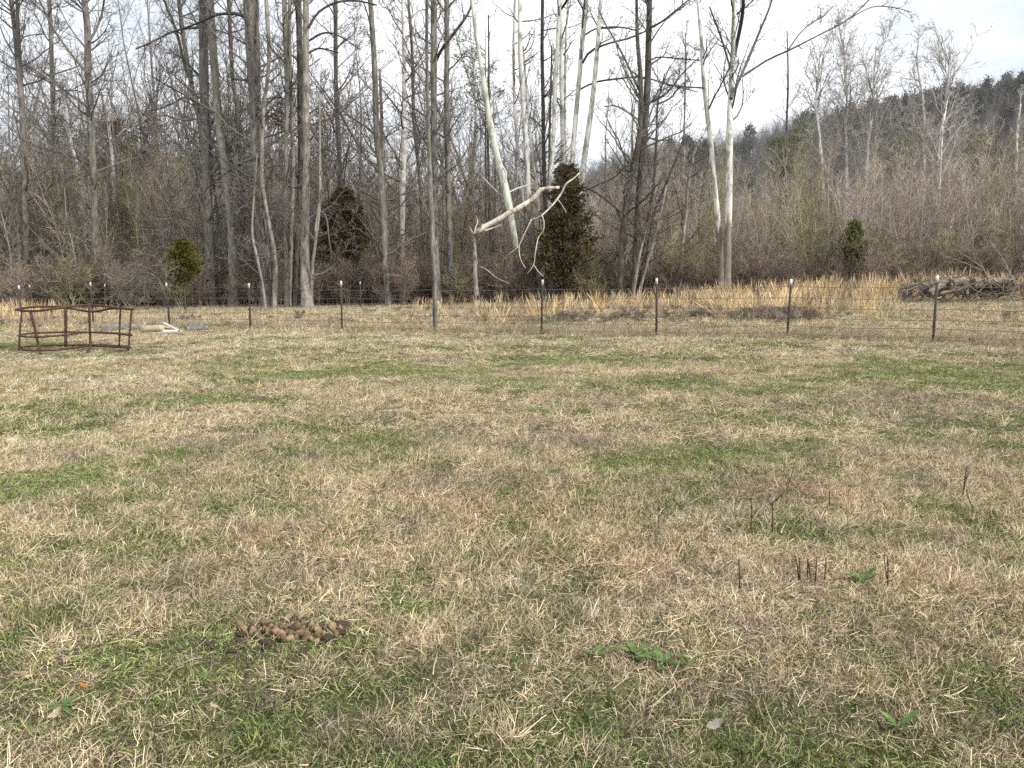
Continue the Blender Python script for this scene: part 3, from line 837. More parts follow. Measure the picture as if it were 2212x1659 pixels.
single('hanging_dead_trunk', 'snapped pale dead trunk hanging at a slant, its broken lower end in the air', 'dead tree',
       [('trunk', [(1016, -30, 4), (1022, 22, 7), (1030, 87, 9), (1041, 152, 10), (1052, 228, 12), (1070, 325, 15), (1085, 379, 15), (1100, 447, 15), (1115, 535, 12)], (0, 0)),
        ('limb', [(1092, 395, 4), (1093, 375, 4), (1087, 362, 3)], (-.2, -.3)), ('limb', [(1090, 420, 3), (1120, 405, 3), (1150, 395, 2)], (0, .4)), ('limb', [(1086, 425, 3), (1062, 402, 3), (1042, 380, 2)], (0, .5))], 41.2, M['dead'])
single('broken_limb', 'broken pale sycamore limb lying across the trunks with a splintered left end', 'branch',
       [('limb', [(1024, 506, 5), (1036, 500, 11), (1050, 490, 11), (1075, 477, 11.5), (1098, 463, 11), (1117, 452, 10), (1140, 438, 10), (1157, 424, 9.5), (1168, 411, 9), (1180, 407, 7), (1208, 405, 6)], (-.6, 0)),
        ('splinter', [(1025, 508, 5), (1020, 500, 4), (1016, 491, 2)], (-.6, -.7)), ('splinter', [(1026, 506, 4), (1029, 492, 3), (1033, 480, 2), (1030, 470, 1)], (-.6, -.5)), ('splinter', [(1034, 502, 4), (1040, 492, 3), (1044, 486, 2)], (-.7, -.8)), ('splinter', [(1048, 500, 4), (1066, 494, 3), (1083, 487, 2)], (-.6, -.6)),
        ('branch', [(1252, 373, 2.7), (1240, 385, 3.4), (1222, 398, 4.1), (1214, 415, 4.1), (1203, 431, 4.1), (1190, 447, 3.4), (1170, 466, 3.4), (1157, 473, 2.7), (1148, 475, 2.7)], (.1, -.4)),
        ('branch', [(1148, 475, 2.7), (1138, 495, 2.4), (1125, 523, 2.0), (1121, 535, 2.0), (1124, 560, 1.7), (1135, 580, 1.4)], (-.4, -.5)),
        ('branch', [(1170, 466, 2.7), (1174, 480, 2.4), (1173, 499, 2.0), (1162, 515, 2.0), (1156, 545, 2.0), (1152, 572, 1.7), (1138, 592, 1.4)], (-.4, -.6)),
        ('branch', [(1152, 572, 1.7), (1163, 588, 1.4), (1173, 597, 1.0)], (-.6, -.6)), ('branch', [(1121, 533, 1.4), (1105, 545, 1.4), (1085, 562, 1.0)], (-.5, -.3)),
        ('branch', [(1204, 430, 2.0), (1214, 445, 1.4), (1222, 460, 1.0)], (-.1, -.4))], 40.6, M['limb'], TB, dict(n1=2, n2=3, n3=2, n4=0, len1=(.25, .7), r1max=.010, t1=(.3, 1)))
single('sycamore_snag', 'thin splintered stump under the broken end of the pale limb', 'stump',
       [('trunk', [(1023, 509, 5), (1025, 530, 7), (1026, 556, 8), (1027, 600, 9), (1029, 640, 11)], (0, 0)), ('limb', [(1032, 575, 3), (1050, 582, 3), (1072, 600, 3), (1100, 612, 2)], (0, -.3)), ('splinter', [(1031, 570, 4), (1028, 555, 3), (1026, 545, 1)], (-.05, -.05))], 40.3, PA)
single('drooping_limb', 'bare limb drooping right from the white clump beside the dark cedar', 'branch',
       [('limb', [(1215, 404, 3), (1255, 402, 4), (1272, 408, 4), (1300, 425, 4), (1330, 452, 4), (1350, 470, 3), (1372, 500, 2.5), (1395, 520, 1.5)], (.5, -1.0)), ('branch', [(1330, 450, 3), (1338, 480, 2), (1348, 500, 1.5)], (-.4, -.5)), ('branch', [(1262, 412, 4), (1290, 400, 3.5), (1325, 385, 3), (1345, 365, 2.5), (1365, 360, 2), (1400, 362, 1.5)], (.2, -.8))], 42, M['limb_dark'], TB, dict(n1=6, n2=4, n3=3, n4=0, len1=(.5, 1.5), r1max=.014))


single('arching_shrub', 'tangled brown shrub arching down to the ground behind the left fence', 'shrub',
       [('stem', [(362, 655, 3.1), (352, 620, 3.1), (338, 596, 2.5), (318, 590, 2.2), (295, 604, 1.9), (268, 630, 1.2)], (0, -.6)), ('stem', [(360, 650, 2.5), (335, 612, 2.5), (305, 606, 1.9), (275, 618, 1.6), (252, 645, 0.9)], (.2, -.4)), ('stem', [(358, 640, 2.5), (352, 590, 2.2), (335, 560, 1.9), (305, 548, 1.6), (270, 560, 0.9)], (.1, .5)), ('stem', [(361, 648, 2.5), (330, 590, 1.9), (290, 575, 1.6), (240, 590, 0.9)], (.2, .3))], 36.5, B_, TG, dict(n1=16, n2=5, n3=3, n4=2, len1=(.4, 1.5), r1max=.016, droop=.04, up1=-.03))
single('leaning_dead_pole', 'thin grey dead pole slanting down right through the left thicket', 'dead tree',
       [('stem', [(60, 488, 1.9), (110, 540, 2.5), (160, 585, 3.1), (205, 640, 3.7)], (0, 0)), ('stem', [(75, 520, 1.2), (125, 560, 1.9), (180, 615, 2.5)], (.3, .3))], 42.5, B_, TG, dict(n1=8, n2=4, n3=3, n4=0, len1=(.6, 1.8), r1max=.016))

# ------------------------------------------------------------------ evergreens
def sprays(mb, C, out, n_each, size, rng, thin_=1., c=None):
    """small needle sprays (thin diamonds) around points C, pointing along out"""
    n = len(C) * n_each
    P = np.repeat(C, n_each, 0) + rng.normal(0, size * .8, (n, 3))
    O = nrm(np.repeat(out, n_each, 0) + rng.normal(0, .65, (n, 3)) + np.array([0, 0, .25]))
    S = nrm(np.cross(O, rng.normal(size=(n, 3))))
    L = size * rng.uniform(.7, 1.5, (n, 1)); W = L * rng.uniform(.18, .38, (n, 1)) * thin_
    V = np.stack([P, P + O * L * .45 + S * W, P + O * L, P + O * L * .45 - S * W], 1).reshape(-1, 3)
    cc = rng.uniform(0, 1, n) if c is None else np.clip(np.repeat(c, n_each) + rng.normal(0, .12, n), 0, 1)
    mb.add(V, np.arange(n * 4).reshape(n, 4), np.repeat(cc, 4))


def cedar(label, px, y0, y1, wpx, Y, mat, bk, name='cedar_tree', foot=None, prof=None, nb=150, size=.16, seed=1, dense=9, upr=(.15, .75)):
    rng = np.random.RandomState(seed)
    top = at(px, y0, Y); bot = at(px, y1, Y)
    g = gz(top[0], Y)
    base = np.array([top[0], Y, g])
    root = tag(empty(name, base), label, 'evergreen tree')
    mb = MB()
    H = top[2] - g
    tubes(mb, np.stack([np.linspace(base, top, 8)])[0] - np.array([0, 0, .1]), np.linspace(.045 * H / 3 + .02, .012, 8), 7, .4)
    link('trunk', make_mesh('trunk', mb, bk, True, base), root)
    fm = MB()
    hw = wpx / 2 / FV * Y
    t = rng.uniform(0, 1, nb) ** .85
    pr = np.interp(t, *zip(*(prof or [(0, .75), (.25, 1.), (.6, .72), (.85, .35), (1, .06)])))
    az = rng.uniform(0, 2 * np.pi, nb)
    z0 = bot[2] + t * (top[2] - bot[2])
    L = hw * pr * rng.uniform(.5, 1.15, nb) * (.55 + .9 * noise(az * 1.6, t * 7, seed))
    dirs = nrm(np.stack([np.cos(az), np.sin(az), rng.uniform(upr[0], upr[1], nb)], 1))
    st = np.stack([np.full(nb, base[0]), np.full(nb, Y), z0 - .2 * L], 1)
    brs = st[:, None, :] + dirs[:, None, :] * (L[:, None] * np.linspace(0, 1, 5)[None])[..., None]
    tubes(fm, brs, np.broadcast_to(np.linspace(.012, .004, 5)[None], (nb, 5)), 3, .1)
    s = np.concatenate([rng.uniform(.2, .85, (nb, dense // 2)), rng.uniform(.6, 1.02, (nb, dense - dense // 2))], 1)
    C = st[:, None, :] + dirs[:, None, :] * (L[:, None] * s)[..., None]
    br = np.clip(rng.normal(.5, .22, (nb, 1)) + (s - .5) * .3, 0, 1)
    sprays(fm, C.reshape(-1, 3), np.repeat(dirs, s.shape[1], 0), 7, size, rng, c=br.reshape(-1))
    link('crown', make_mesh('crown', fm, mat, False, base), root)
    return root


M['cedar_gold'] = leaf_mat('cedar_gold', (.03, .036, .008), (.17, .155, .035))
M['cedar_dark'] = leaf_mat('cedar_dark', (.04, .032, .018), (.19, .155, .075))
M['cedar_green'] = leaf_mat('cedar_green', (.04, .055, .02), (.20, .23, .07))
M['pine'] = leaf_mat('pine_needles', (.07, .085, .04), (.24, .26, .13))
M['dead_leaf'] = leaf_mat('dead_oak_leaf', (.07, .035, .022), (.20, .11, .07))
round_ = [(0, .45), (.2, .9), (.5, 1.), (.8, .7), (1, .12)]
cedar('small round golden green cedar at the edge of the left thicket', 392, 524, 612, 74, 39.5, M['cedar_gold'], DK, prof=[(0, .3), (.2, .8), (.45, 1.), (.75, .75), (1, .15)], nb=100, size=.13, seed=3, dense=7)
cedar('dark bronze cedar behind the big pale trunk', 742, 418, 600, 135, 47, M['cedar_dark'], DK, nb=230, size=.2, seed=4)
cv = cedar('large ragged dark cedar tangled with vines under the white stems', 1222, 366, 612, 190, 43.2, M['cedar_dark'], DK, prof=[(0, .5), (.15, .85), (.3, 1.), (.5, .66), (.66, .4), (1, .2)], nb=250, size=.17, seed=5, dense=7)
vb = np.array(cv.location); vr = np.random.RandomState(17); vm = MB()
VP = np.linspace(vb, at(1216, 365, 43.0), 14); VP[:, 1] -= .3
grow_crown(VP, np.full(14, .05), vr, n1=60, n2=5, n3=3, n4=0, len1=(.7, 2.0), ang1=(.5, 1.7), t1=(.2, 1), up1=-.04, wob=.35, r1max=.022, mb=vm, droop=.03)
link('vines', make_mesh('vines', vm, TB, False, vb), cv)['kind'] = 'stuff'
cedar('small pointed green cedar in front of the right thicket', 1845, 488, 590, 92, 45, M['cedar_green'], B_, prof=[(0, .6), (.2, 1.), (.5, .72), (.8, .34), (1, .04)], nb=90, size=.15, seed=6, upr=(.5, 1.2), dense=8)


def pine(label, px, ytop, Y, tufts, wpx, name='pine_tree', seed=1, mat=None, bk=None):
    rng = np.random.RandomState(seed)
    top = at(px, ytop, Y); g = gz(top[0], Y)
    base = np.array([top[0], Y, g])
    root = tag(empty(name, base), label, 'pine tree')
    mb = MB()
    P = np.linspace(base - [0, 0, .2], top, 10)
    tubes(mb, P, np.linspace(wpx / 2 / FV * Y * 1.5, .02, 10), 8, .4)
    link('trunk', make_mesh('trunk', mb, bk or DK, True, base), root)
    fm = MB()
    for (tx, ty, tr) in tufts:
        c = at(tx, ty, Y + rng.uniform(-1.5, 1.5))
        r = tr / FV * Y
        s0 = np.array([np.interp(c[2] - .25 * abs(c[0] - top[0]) - .3, P[:, 2], P[:, 0]), Y, c[2] - .25 * abs(c[0] - top[0]) - .3])
        tubes(fm, spline(np.array([s0, (s0 + c) / 2 + [0, 0, .1], c]), 5), np.linspace(.035, .012, 5), 4, .0)
        n = max(10, int(26 * r))
        C = c + rng.normal(0, 1, (n, 3)) * np.array([r * .55, r * .55, r * .3])
        sprays(fm, C, nrm(C - s0), 12, .22, rng, thin_=.3)
    link('crown', make_mesh('crown', fm, mat or M['pine'], False, base), root)
    return root


rr_ = np.random.RandomState(11)
pine('sparse pine with ragged green tufts beside the hanging trunk', 1048, 60, 52, [(1000, 85, 16), (1018, 112, 14), (1012, 140, 16), (1036, 118, 10), (1022, 165, 18), (1035, 185, 16), (1002, 200, 12), (1040, 205, 12), (985, 215, 12), (1060, 150, 10), (1030, 215, 14), (995, 120, 10), (1075, 200, 8)], 5)
for i, (px, y0, y1, wd, Yd, lb) in enumerate([(300, 235, 400, 120, 66, 'broad dull green pine behind the many branched grey tree'), (150, 245, 420, 110, 70, 'dull green pine half hidden behind the leftmost trees'), (430, 300, 440, 100, 68, 'low green pine behind the mossy grey pair'), (1690, 295, 400, 62, 80, 'rounded green pine right of the white pair above the thicket'),
                                              (1930, 285, 400, 90, 92, 'green pine behind the far sycamore row'), (2120, 290, 390, 90, 92, 'green pine below the hill near the right edge'), (1740, 270, 340, 60, 110, 'small grey green pine left of the far sycamores')]):
    n = 34
    tf = []
    for q in range(n):
        t = rr_.uniform(0, 1)
        hw = wd / 2 * math.sin(math.pi * (.12 + .8 * (1 - t))) * rr_.uniform(-1, 1)
        tf.append((px + hw, y0 + (y1 - y0) * (1 - t), 13 * 66 / Yd + 2))
    pine(lb, px, y0 - 4, Yd, tf, 5, seed=40 + i)


# rust coloured leaf clump that still clings to a young beech on the left
def beech(label, px, py, rx, ry, Y, seed):
    rng = np.random.RandomState(seed)
    c = at(px, py, Y); g = gz(c[0], Y)
    base = np.array([c[0], Y, g])
    root = tag(empty('young_beech', base), label, 'tree')
    mb = MB()
    P = spline(np.array([base - [0, 0, .2], base + (c - base) * .5 + [.2, 0, 0], c + [0, 0, ry / FV * Y]]), 10)
    tubes(mb, P, np.linspace(.06, .01, 10), 7, .5)
    link('trunk', make_mesh('trunk', mb, G_, True, base), root)
    fm = MB()
    n = 130
    r = np.array([rx / FV * Y, rx / FV * Y, ry / FV * Y])
    C = c + rng.normal(0, .45, (n, 3)) * r
    for q in range(0, n, 5):
        s0 = P[rng.randint(4, 9)]
        tubes(fm, np.linspace(s0, C[q], 3), np.array([.02, .012, .006]), 3, .0)
    sprays(fm, C, nrm(C - c), 6, .13, rng)
    link('crown', make_mesh('crown', fm, M['dead_leaf'], False, base), root)


beech('young beech with clinging rust brown leaves in the left thicket', 252, 275, 32, 22, 55, 2)
beech('small beech with rust brown leaves behind the big pale trunk', 700, 262, 40, 38, 58, 3)
beech('low beech with rust brown leaves beside the slender trunks', 597, 250, 36, 36, 60, 4)


# ------------------------------------------------------------------ slim woodland trees, each one a tree of its own
def slim(seed, h, r, mat, twig):
    rng = np.random.RandomState(seed)
    n = 16
    P = np.zeros((n, 3)); d = np.array([rng.normal(0, .05), rng.normal(0, .05), 1.])
    for i in range(1, n):
        d = nrm(d + rng.normal(0, .045, 3) * [1, 1, .2] + [0, 0, .06])
        P[i] = P[i - 1] + d * h / (n - 1)
    P[:, 2] -= .15
    Rd = r * np.linspace(1.1, .15, n)
    mb = MB(); tubes(mb, P, Rd, 7)
    tm = make_mesh('trunk', mb, mat, True)
    cm = make_mesh('crown', grow_crown(P, Rd, rng, n1=26, n2=5, n3=3, n4=0, t1=(.15, 1), len1=(.9, 2.6), ang1=(.5, 1.15), r1max=.03), twig)
    return tm, cm


SL = [slim(100 + i, [17, 15, 13, 18, 11, 14, 16, 12][i], [.10, .08, .07, .11, .055, .075, .09, .06][i], [G_, B_, PA, G_, B_, DK, PA, B_][i], [TG, TB, TG, TG, TB, TG, TB, TB][i]) for i in range(8)]
AREAS = [('slender bare tree crowded among the trunks of the left woods', 'slender trees of the left woods', (0, 760), 34, (45, 62), (0, 8)),
         ('slender bare tree in the open woods behind the fence line tree', 'slender trees of the centre woods', (760, 1110), 24, (46, 62), (0, 8)),
         ('slender bare tree in the brown thicket right of the white stems', 'slender trees of the centre thicket', (1290, 1530), 12, (47, 60), (2, 8)),
         ('short slender tree in the brown thicket below the hill', 'slender trees of the right thicket', (1610, 2230), 22, (50, 64), (4, 5))]
MARK = [(-60, 'the left picture edge'), (50, 'the leftmost twin stemmed tree'), (113, 'the straight grey tree'), (195, 'the many branched tree'), (245, 'the short forked sycamore'), (425, 'the leaning slim tree'), (450, 'the mossy thick trunk'), (485, 'the bending pair trunk'), (515, 'the slim brown tree'), (562, 'the thickest trunk'), (620, 'the slender pale trunk'), (660, 'the big pale trunk'),
        (735, 'the dark cedar'), (820, 'the two toned trunk'), (871, 'the blotchy sycamore'), (905, 'the thin bending tree'), (940, 'the forked centre trunk'), (967, 'the straight brown trunk'), (1056, 'the hanging trunk'), (1120, 'the white stems'), (1270, 'the rightmost white stem'), (1375, 'the leaning dark pair'), (1480, 'the broom topped tree'), (1535, 'the pale pair'),
        (1700, 'the thin dark tree'), (1775, 'the first far sycamore'), (1830, 'the two stemmed far sycamore'), (1875, 'the small green cedar'), (1996, 'the fourth far sycamore'), (2030, 'the bright far sycamore'), (2104, 'the thin upright tree'), (2180, 'the leaning edge tree'), (2300, 'the right picture edge')]
rng = np.random.RandomState(31)
for lab, grp, (x0, x1), n, (ya, yb), (k0, k1) in AREAS:
    for q in range(n):
        px = x0 + (x1 - x0) * (q + rng.uniform(.1, .9)) / n
        Y = rng.uniform(ya, yb)
        X = (px - CX) / FV * Y
        tm, cm = SL[4 if k1 == 5 else rng.randint(k0, k1)]
        root = empty('slender_tree', (X, Y, gz(X, Y)), rng.uniform(0, 6.28))
        s = rng.uniform(.75, 1.1) * (.78 if k1 == 5 else 1)
        root.scale = (s, s, s)
        ki = max(i_ for i_, m_ in enumerate(MARK) if m_[0] <= px)
        tag(root, 'slender bare tree set back between %s and %s' % (MARK[ki][1], MARK[ki + 1][1]), 'tree', 'slender trees set back in the woods')
        link('trunk', tm, root); link('crown', cm, root)


# ------------------------------------------------------------------ thicket, undergrowth and far woods (too many to count)
def sapling(seed, h, r, n1, n2, n3, len1, ang1=(.3, .75), stems=1, spread=.25):
    rng = np.random.RandomState(seed)
    mb = MB()
    for s in range(stems):
        n = 9
        P = np.zeros((n, 3)); d = nrm(np.array([rng.normal(0, spread), rng.normal(0, spread), 1.]))
        P[0, :2] = rng.normal(0, .12, 2) * (stems > 1)
        hh = h * rng.uniform(.75, 1.1)
        for i in range(1, n):
            d = nrm(d + rng.normal(0, .07, 3) + [0, 0, .08])
            P[i] = P[i - 1] + d * hh / (n - 1)
        Rd = r * np.linspace(1, .2, n)
        tubes(mb, P, Rd, 4, rng.uniform(.3, 1))
        l1, r1 = spawn(P[None], Rd[None], n1, (.12, 1), ang1, lambda g, a_, k, t, pl: g.uniform(len1[0], len1[1], (a_, k)) * (1.15 - .6 * t), 5, .55, .012, .13, .1, rng, .7)
        tubes(mb, l1, r1, 3, rng.uniform(.1, .9, len(l1)))
        l2, r2 = spawn(l1, r1, n2, (.2, 1), (.4, 1), lambda g, a_, k, t, pl: pl * g.uniform(.35, .7, (a_, k)), 3, .6, .009, .15, .08, rng, .5)
        tubes(mb, l2, r2, 3, rng.uniform(.1, 1, len(l2)))
        if n3:
            l3, r3 = spawn(l2, r2, n3, (.2, 1), (.4, 1), lambda g, a_, k, t, pl: pl * g.uniform(.4, .8, (a_, k)), 3, .7, .007, .15, .05, rng, .5)
            tubes(mb, l3, r3, 3, rng.uniform(.1, 1, len(l3)))
    return make_mesh('sapling', mb, M['inst_twig'])


def field(rng, n, xr, yr, keep=None):
    """n jittered positions with x measured as a fraction of the view, so the density follows the view's width"""
    Y = rng.uniform(yr[0], yr[1], n)
    X = (rng.uniform(xr[0], xr[1], n) - CX) / FV * Y
    return X, Y


def place(name, X, Y, protos, smin, smax, tints, rng, label, cat, mat, tilt=.06, zscale=None, sink=0.):
    n = len(X)
    Z = terrain(X, Y) - sink
    rot = np.stack([rng.normal(0, tilt, n), rng.normal(0, tilt, n), rng.uniform(0, 6.28, n)], 1)
    s = rng.uniform(smin, smax, n)[:, None] * np.ones((1, 3))
    if zscale is not None: s[:, 2] *= zscale
    return scatter(name, np.stack([X, Y, Z], 1), rot, s, rng.randint(0, len(protos), n), tints, protos, mat, label, cat)


rng = np.random.RandomState(77)
sap = [sapling(200 + i, [9, 8, 7.5, 8.5, 6.5, 7][i], .045, 22, 5, 0, (1.0, 2.6)) for i in range(6)]
X, Y = field(rng, 1900, (-350, 2560), (47, 62))
X2, Y2 = field(rng, 1700, (-350, 2560), (60, 95))
X = np.concatenate([X, X2]); Y = np.concatenate([Y, Y2])
px = X / Y * FV + CX
n = len(X)
br = rng.uniform(.75, 1.25, n)[:, None]
t1 = np.array([.41, .33, .265]); t2 = np.array([.42, .375, .325])
mixr = rng.uniform(0, 1, n)[:, None]
tint = (t1 * (1 - mixr) + t2 * mixr) * br
olive = np.zeros(n)
for (cx_, w_, s_) in ((1735, 75, .7), (270, 95, .55), (1520, 55, .5), (60, 60, .35), (960, 70, .3), (2150, 40, .35)):
    olive = np.maximum(olive, s_ * np.exp(-((px - cx_) / w_) ** 2))
ol = (rng.uniform(0, 1, n) < olive)[:, None]
tint = np.where((rng.uniform(0, 1, n) < .1)[:, None], np.array([.62, .55, .48]) * br, tint)
tint = np.where(ol, np.array([.34, .32, .17]) * br, tint)
hs = np.interp(px, [-350, 400, 800, 1050, 1400, 1600, 1900, 2560], [1.08, 1.08, 1.0, .94, .9, .86, .97, 1.05])
sclv = (rng.uniform(.7, 1.12, n) * hs)[:, None] * np.ones((1, 3))
rot = np.stack([rng.normal(0, .06, n), rng.normal(0, .06, n), rng.uniform(0, 6.28, n)], 1)
scatter('sapling_thicket', np.stack([X, Y, terrain(X, Y) - .1], 1), rot, sclv, rng.randint(0, 6, n), tint, sap, M['inst_twig'], 'dense brown thicket of bare saplings behind the trees', 'thicket')

shr = [sapling(300 + i, [2.4, 1.8, 3.0, 1.4, 2.1][i], .018, 10, 5, 3, (.5, 1.3), (.4, 1.1), stems=4, spread=.35) for i in range(5)]
X, Y = field(rng, 900, (-350, 2560), (42.5, 58))
px = X / Y * FV + CX
tint = np.where((rng.uniform(0, 1, len(X)) < .2)[:, None], np.array([.26, .235, .14]), np.array([.25, .20, .165])) * rng.uniform(.6, 1.35, len(X))[:, None]
place('undergrowth', X, Y, shr, .7, 1.25, tint, rng, 'tangled dark brown undergrowth along the foot of the woods', 'undergrowth', M['inst_twig'])

far = [sapling(400 + i, [15, 17, 13, 16, 14][i], .12, 20, 6, 3, (3, 6.), (.3, .75)) for i in range(5)]
X, Y = field(rng, 900, (-450, 2660), (95, 175))
tint = np.array([.30, .265, .25]) * rng.uniform(.7, 1.25, len(X))[:, None]
place('far_woods', X, Y, far, .62, .95, tint, rng, 'far bare grey woods showing between the near trunks', 'woods', M['inst_twig'])
# tall bare trees of the deeper woods, a grey mass of crowns behind the near trunks
X, Y = field(rng, 165, (-420, 1500), (60, 96))
px = X / Y * FV + CX
k_ = rng.uniform(0, 1, len(X)) < np.interp(px, [-420, 700, 800, 1300, 1420, 1640], [1, 1, .7, .5, .15, .0])
X, Y = X[k_], Y[k_]
tint = np.array([.20, .18, .17]) * rng.uniform(.7, 1.25, len(X))[:, None]
place('deep_woods', X, Y, far, 1.1, 1.6, tint, rng, 'grey mass of tall bare crowns behind the near trunks', 'woods', M['inst_twig'])
# hill cover
n = 9000
X = rng.uniform(-330, 420, n); Y = rng.uniform(170, 400, n)
tint = np.array([.19, .18, .175]) * rng.uniform(.6, 1.35, n)[:, None]
place('hill_woods', X, Y, far, .7, 1.0, tint, rng, 'grey leafless woods covering the hill on the right', 'woods', M['inst_twig'])


def far_pine(seed):
    rng = np.random.RandomState(seed)
    mb = MB()
    h = 14.
    tubes(mb, np.linspace([0, 0, 0], [0, 0, h], 4), np.array([.2, .17, .12, .03]), 5, .0)
    n = 46
    t = rng.uniform(.32, 1, n); az = rng.uniform(0, 6.28, n)
    L = 3.0 * np.interp(t, [.3, .5, .8, 1], [.6, 1, .75, .15]) * rng.uniform(.4, 1, n)
    C = np.stack([L * np.cos(az), L * np.sin(az), t * h + .2 * L], 1)
    for q in range(n):
        tubes(mb, np.linspace([0, 0, C[q, 2] - .4 * L[q]], C[q], 3), np.array([.05, .03, .02]), 3, .0)
    sprays(mb, np.repeat(C, 3, 0) + rng.normal(0, .35, (n * 3, 3)), nrm(np.repeat(C, 3, 0) * [1, 1, .1]), 7, .75, rng)
    return make_mesh('far_pine', mb, M['inst_leaf'])


fp = [far_pine(500 + i) for i in range(4)]
n = 2600
X = rng.uniform(40, 400, n); Y = rng.uniform(215, 345, n)
wgt = .34 * ss(Y, 275, 325) * ss(X, 105, 160) + .012
k_ = rng.uniform(0, 1, n) < wgt
X, Y = X[k_], Y[k_]
tint = np.array([.115, .12, .11]) * rng.uniform(.7, 1.3, len(X))[:, None]
place('hill_pines', X, Y, fp, .7, 1.05, tint, rng, 'dark pines along the ridge of the hill', 'pines', M['inst_leaf'])
X, Y = field(rng, 130, (-200, 700), (72, 130))
tint = np.array([.15, .165, .10]) * rng.uniform(.7, 1.3, len(X))[:, None]
place('far_pines', X, Y, fp, .6, .95, tint, rng, 'dull green pines mixed into the far left woods', 'pines', M['inst_leaf'])


# ------------------------------------------------------------------ grass
def clump(seed, spec):
    rng = np.random.RandomState(seed)
    mb = MB()
    for s in spec: blades(mb, rng=rng, **s)
    return make_mesh('grass_clump', mb, M['inst_grass'])


dry = [clump(600 + i, [dict(n=32, rad=.12, hl=(.035, .115), lean=(1.0, 1.55), width=.0036, curl=.95, seg=6), dict(n=16, rad=.11, hl=(.025, .06), lean=(.4, 1.3), width=.0032, curl=.6)]) for i in range(9)]
grn = [clump(620 + i, [dict(n=44, rad=.12, hl=(.02, .062), lean=(.3, 1.35), width=.0052, curl=.4), dict(n=6, rad=.12, hl=(.06, .14), lean=(1.0, 1.55), width=.003, curl=.6)]) for i in range(6)]
tuf = [clump(640 + i, [dict(n=42, rad=.06, hl=(.05, .14), lean=(.2, 1.35), width=.0036, curl=.42)]) for i in range(5)]
P_ALL = dry + grn + tuf          # index 0-8 dry mat, 9-14 green, 15-19 tufts

rng = np.random.RandomState(909)


def band(y0, y1, dens, margin):
    area = .5 * (y1 ** 2 - y0 ** 2) * 2 * .70 + 2 * margin * (y1 - y0)
    n = int(area * dens)
    u = rng.uniform(0, 1, n * 2)
    Y = y0 + (y1 - y0) * rng.uniform(0, 1, n * 2)
    keep = rng.uniform(0, 1, n * 2) < (1.4 * Y + 2 * margin) / (1.4 * y1 + 2 * margin)
    Y = Y[keep][:n]
    X = (rng.uniform(-1, 1, len(Y))) * (.70 * Y + margin)
    return X, Y


C_STRAW = np.array([.68, .555, .36]); C_BLEACH = np.array([.80, .70, .51]); C_RED = np.array([.68, .45, .32])
C_GREEN = np.array([.175, .245, .082]); C_OLIVE = np.array([.34, .35, .16]); C_DARK = np.array([.24, .185, .135]); C_GREY = np.array([.44, .37, .32])


def grass_band(name, y0, y1, dens, size, label, margin=3., tall=1., green=1.):
    X, Y = band(y0, y1, dens, margin)
    n = len(X)
    g = patches(GREEN, X, Y) * green; rd = patches(RED, X, Y); st = patches(STRAW, X, Y); dk = patches(DARK, X, Y)
    low = fbm(X * .9, Y * .9, 33)
    gp = np.clip(g * .95 + .2 * green + 1.3 * (low - .5) + .9 * (fbm(X * 3.5, Y * 3.5, 35, 2) - .5), .05, .8)
    isg = rng.uniform(0, 1, n) < gp
    tf = rng.uniform(0, 1, n) < (.10 + .25 * np.clip(fbm(X * 1.3, Y * 1.3, 51) - .5, 0, 1) * 2)
    idx = np.where(isg, rng.randint(9, 15, n), np.where(tf, rng.randint(15, 20, n), rng.randint(0, 9, n)))
    m = rng.uniform(0, 1, (n, 1))
    c = C_STRAW * (1 - .35 * m) + C_BLEACH * .35 * m
    c = c * (1 - .75 * st[:, None]) + C_BLEACH * .75 * st[:, None]
    c = c * (1 - .7 * rd[:, None]) + C_RED * .7 * rd[:, None]
    dd = np.clip(dk * .75 + 1.7 * np.clip(fbm(X * 1.6, Y * 1.6, 71) - .52, 0, 1) + 1.5 * np.clip(fbm(X * 5, Y * 5, 73) - .6, 0, 1), 0, .9)[:, None]  # share of dark thatch, raised to paint in shade among the mounds
    c = c * (1 - dd) + (C_DARK * (1 - m) + C_GREY * m) * dd
    gc = C_GREEN * (1 - .6 * m) + C_OLIVE * .6 * m
    gc = gc * (.9 + .35 * g[:, None])
    gc = np.where(rng.uniform(0, 1, (n, 1)) < .3, gc * np.array([1.35, 1.2, 1.1]), gc)
    c = np.where(isg[:, None], gc, c) * rng.uniform(.6, 1.32, (n, 1))
    s = size * rng.uniform(.75, 1.3, n)
    scl = np.stack([s, s, s * tall * (1 - .25 * dd[:, 0]) * (1 - .55 * g) * rng.uniform(.7, 1.25, n)], 1)
    rot = np.stack([rng.normal(0, .12, n), rng.normal(0, .12, n), rng.uniform(0, 6.28, n)], 1)
    scl[:, 2] *= np.where((np.abs(X + 10.) < 2.6) & (np.abs(Y - 17.3) < 2.), .5, 1)
    scl[:, 2] *= np.where((np.abs(X + 12.2) < 4.2) & (np.abs(Y - 23.2) < 1.6), .4, 1)
    Z = terrain(X, Y) - .004
    return scatter(name, np.stack([X, Y, Z], 1), rot, scl, idx, c, P_ALL, M['inst_grass'], label, 'grass')


grass_band('near_pasture_grass', .8, 7, 800, .68, 'matted dry straw coloured grass with green patches in the foreground', 2.5)
grass_band('middle_pasture_grass', 7, 14, 240, .98, 'dry pasture grass with green streaks in the middle of the field', 3, .8)
grass_band('far_pasture_grass', 14, 23, 90, 1.45, 'pale dry pasture grass in front of the wire fence', 4, .6)
grass_band('rough_grass', 22, 46, 36, 2.1, 'rough tan grass between the wire fence and the woods', 6, .8, .25)

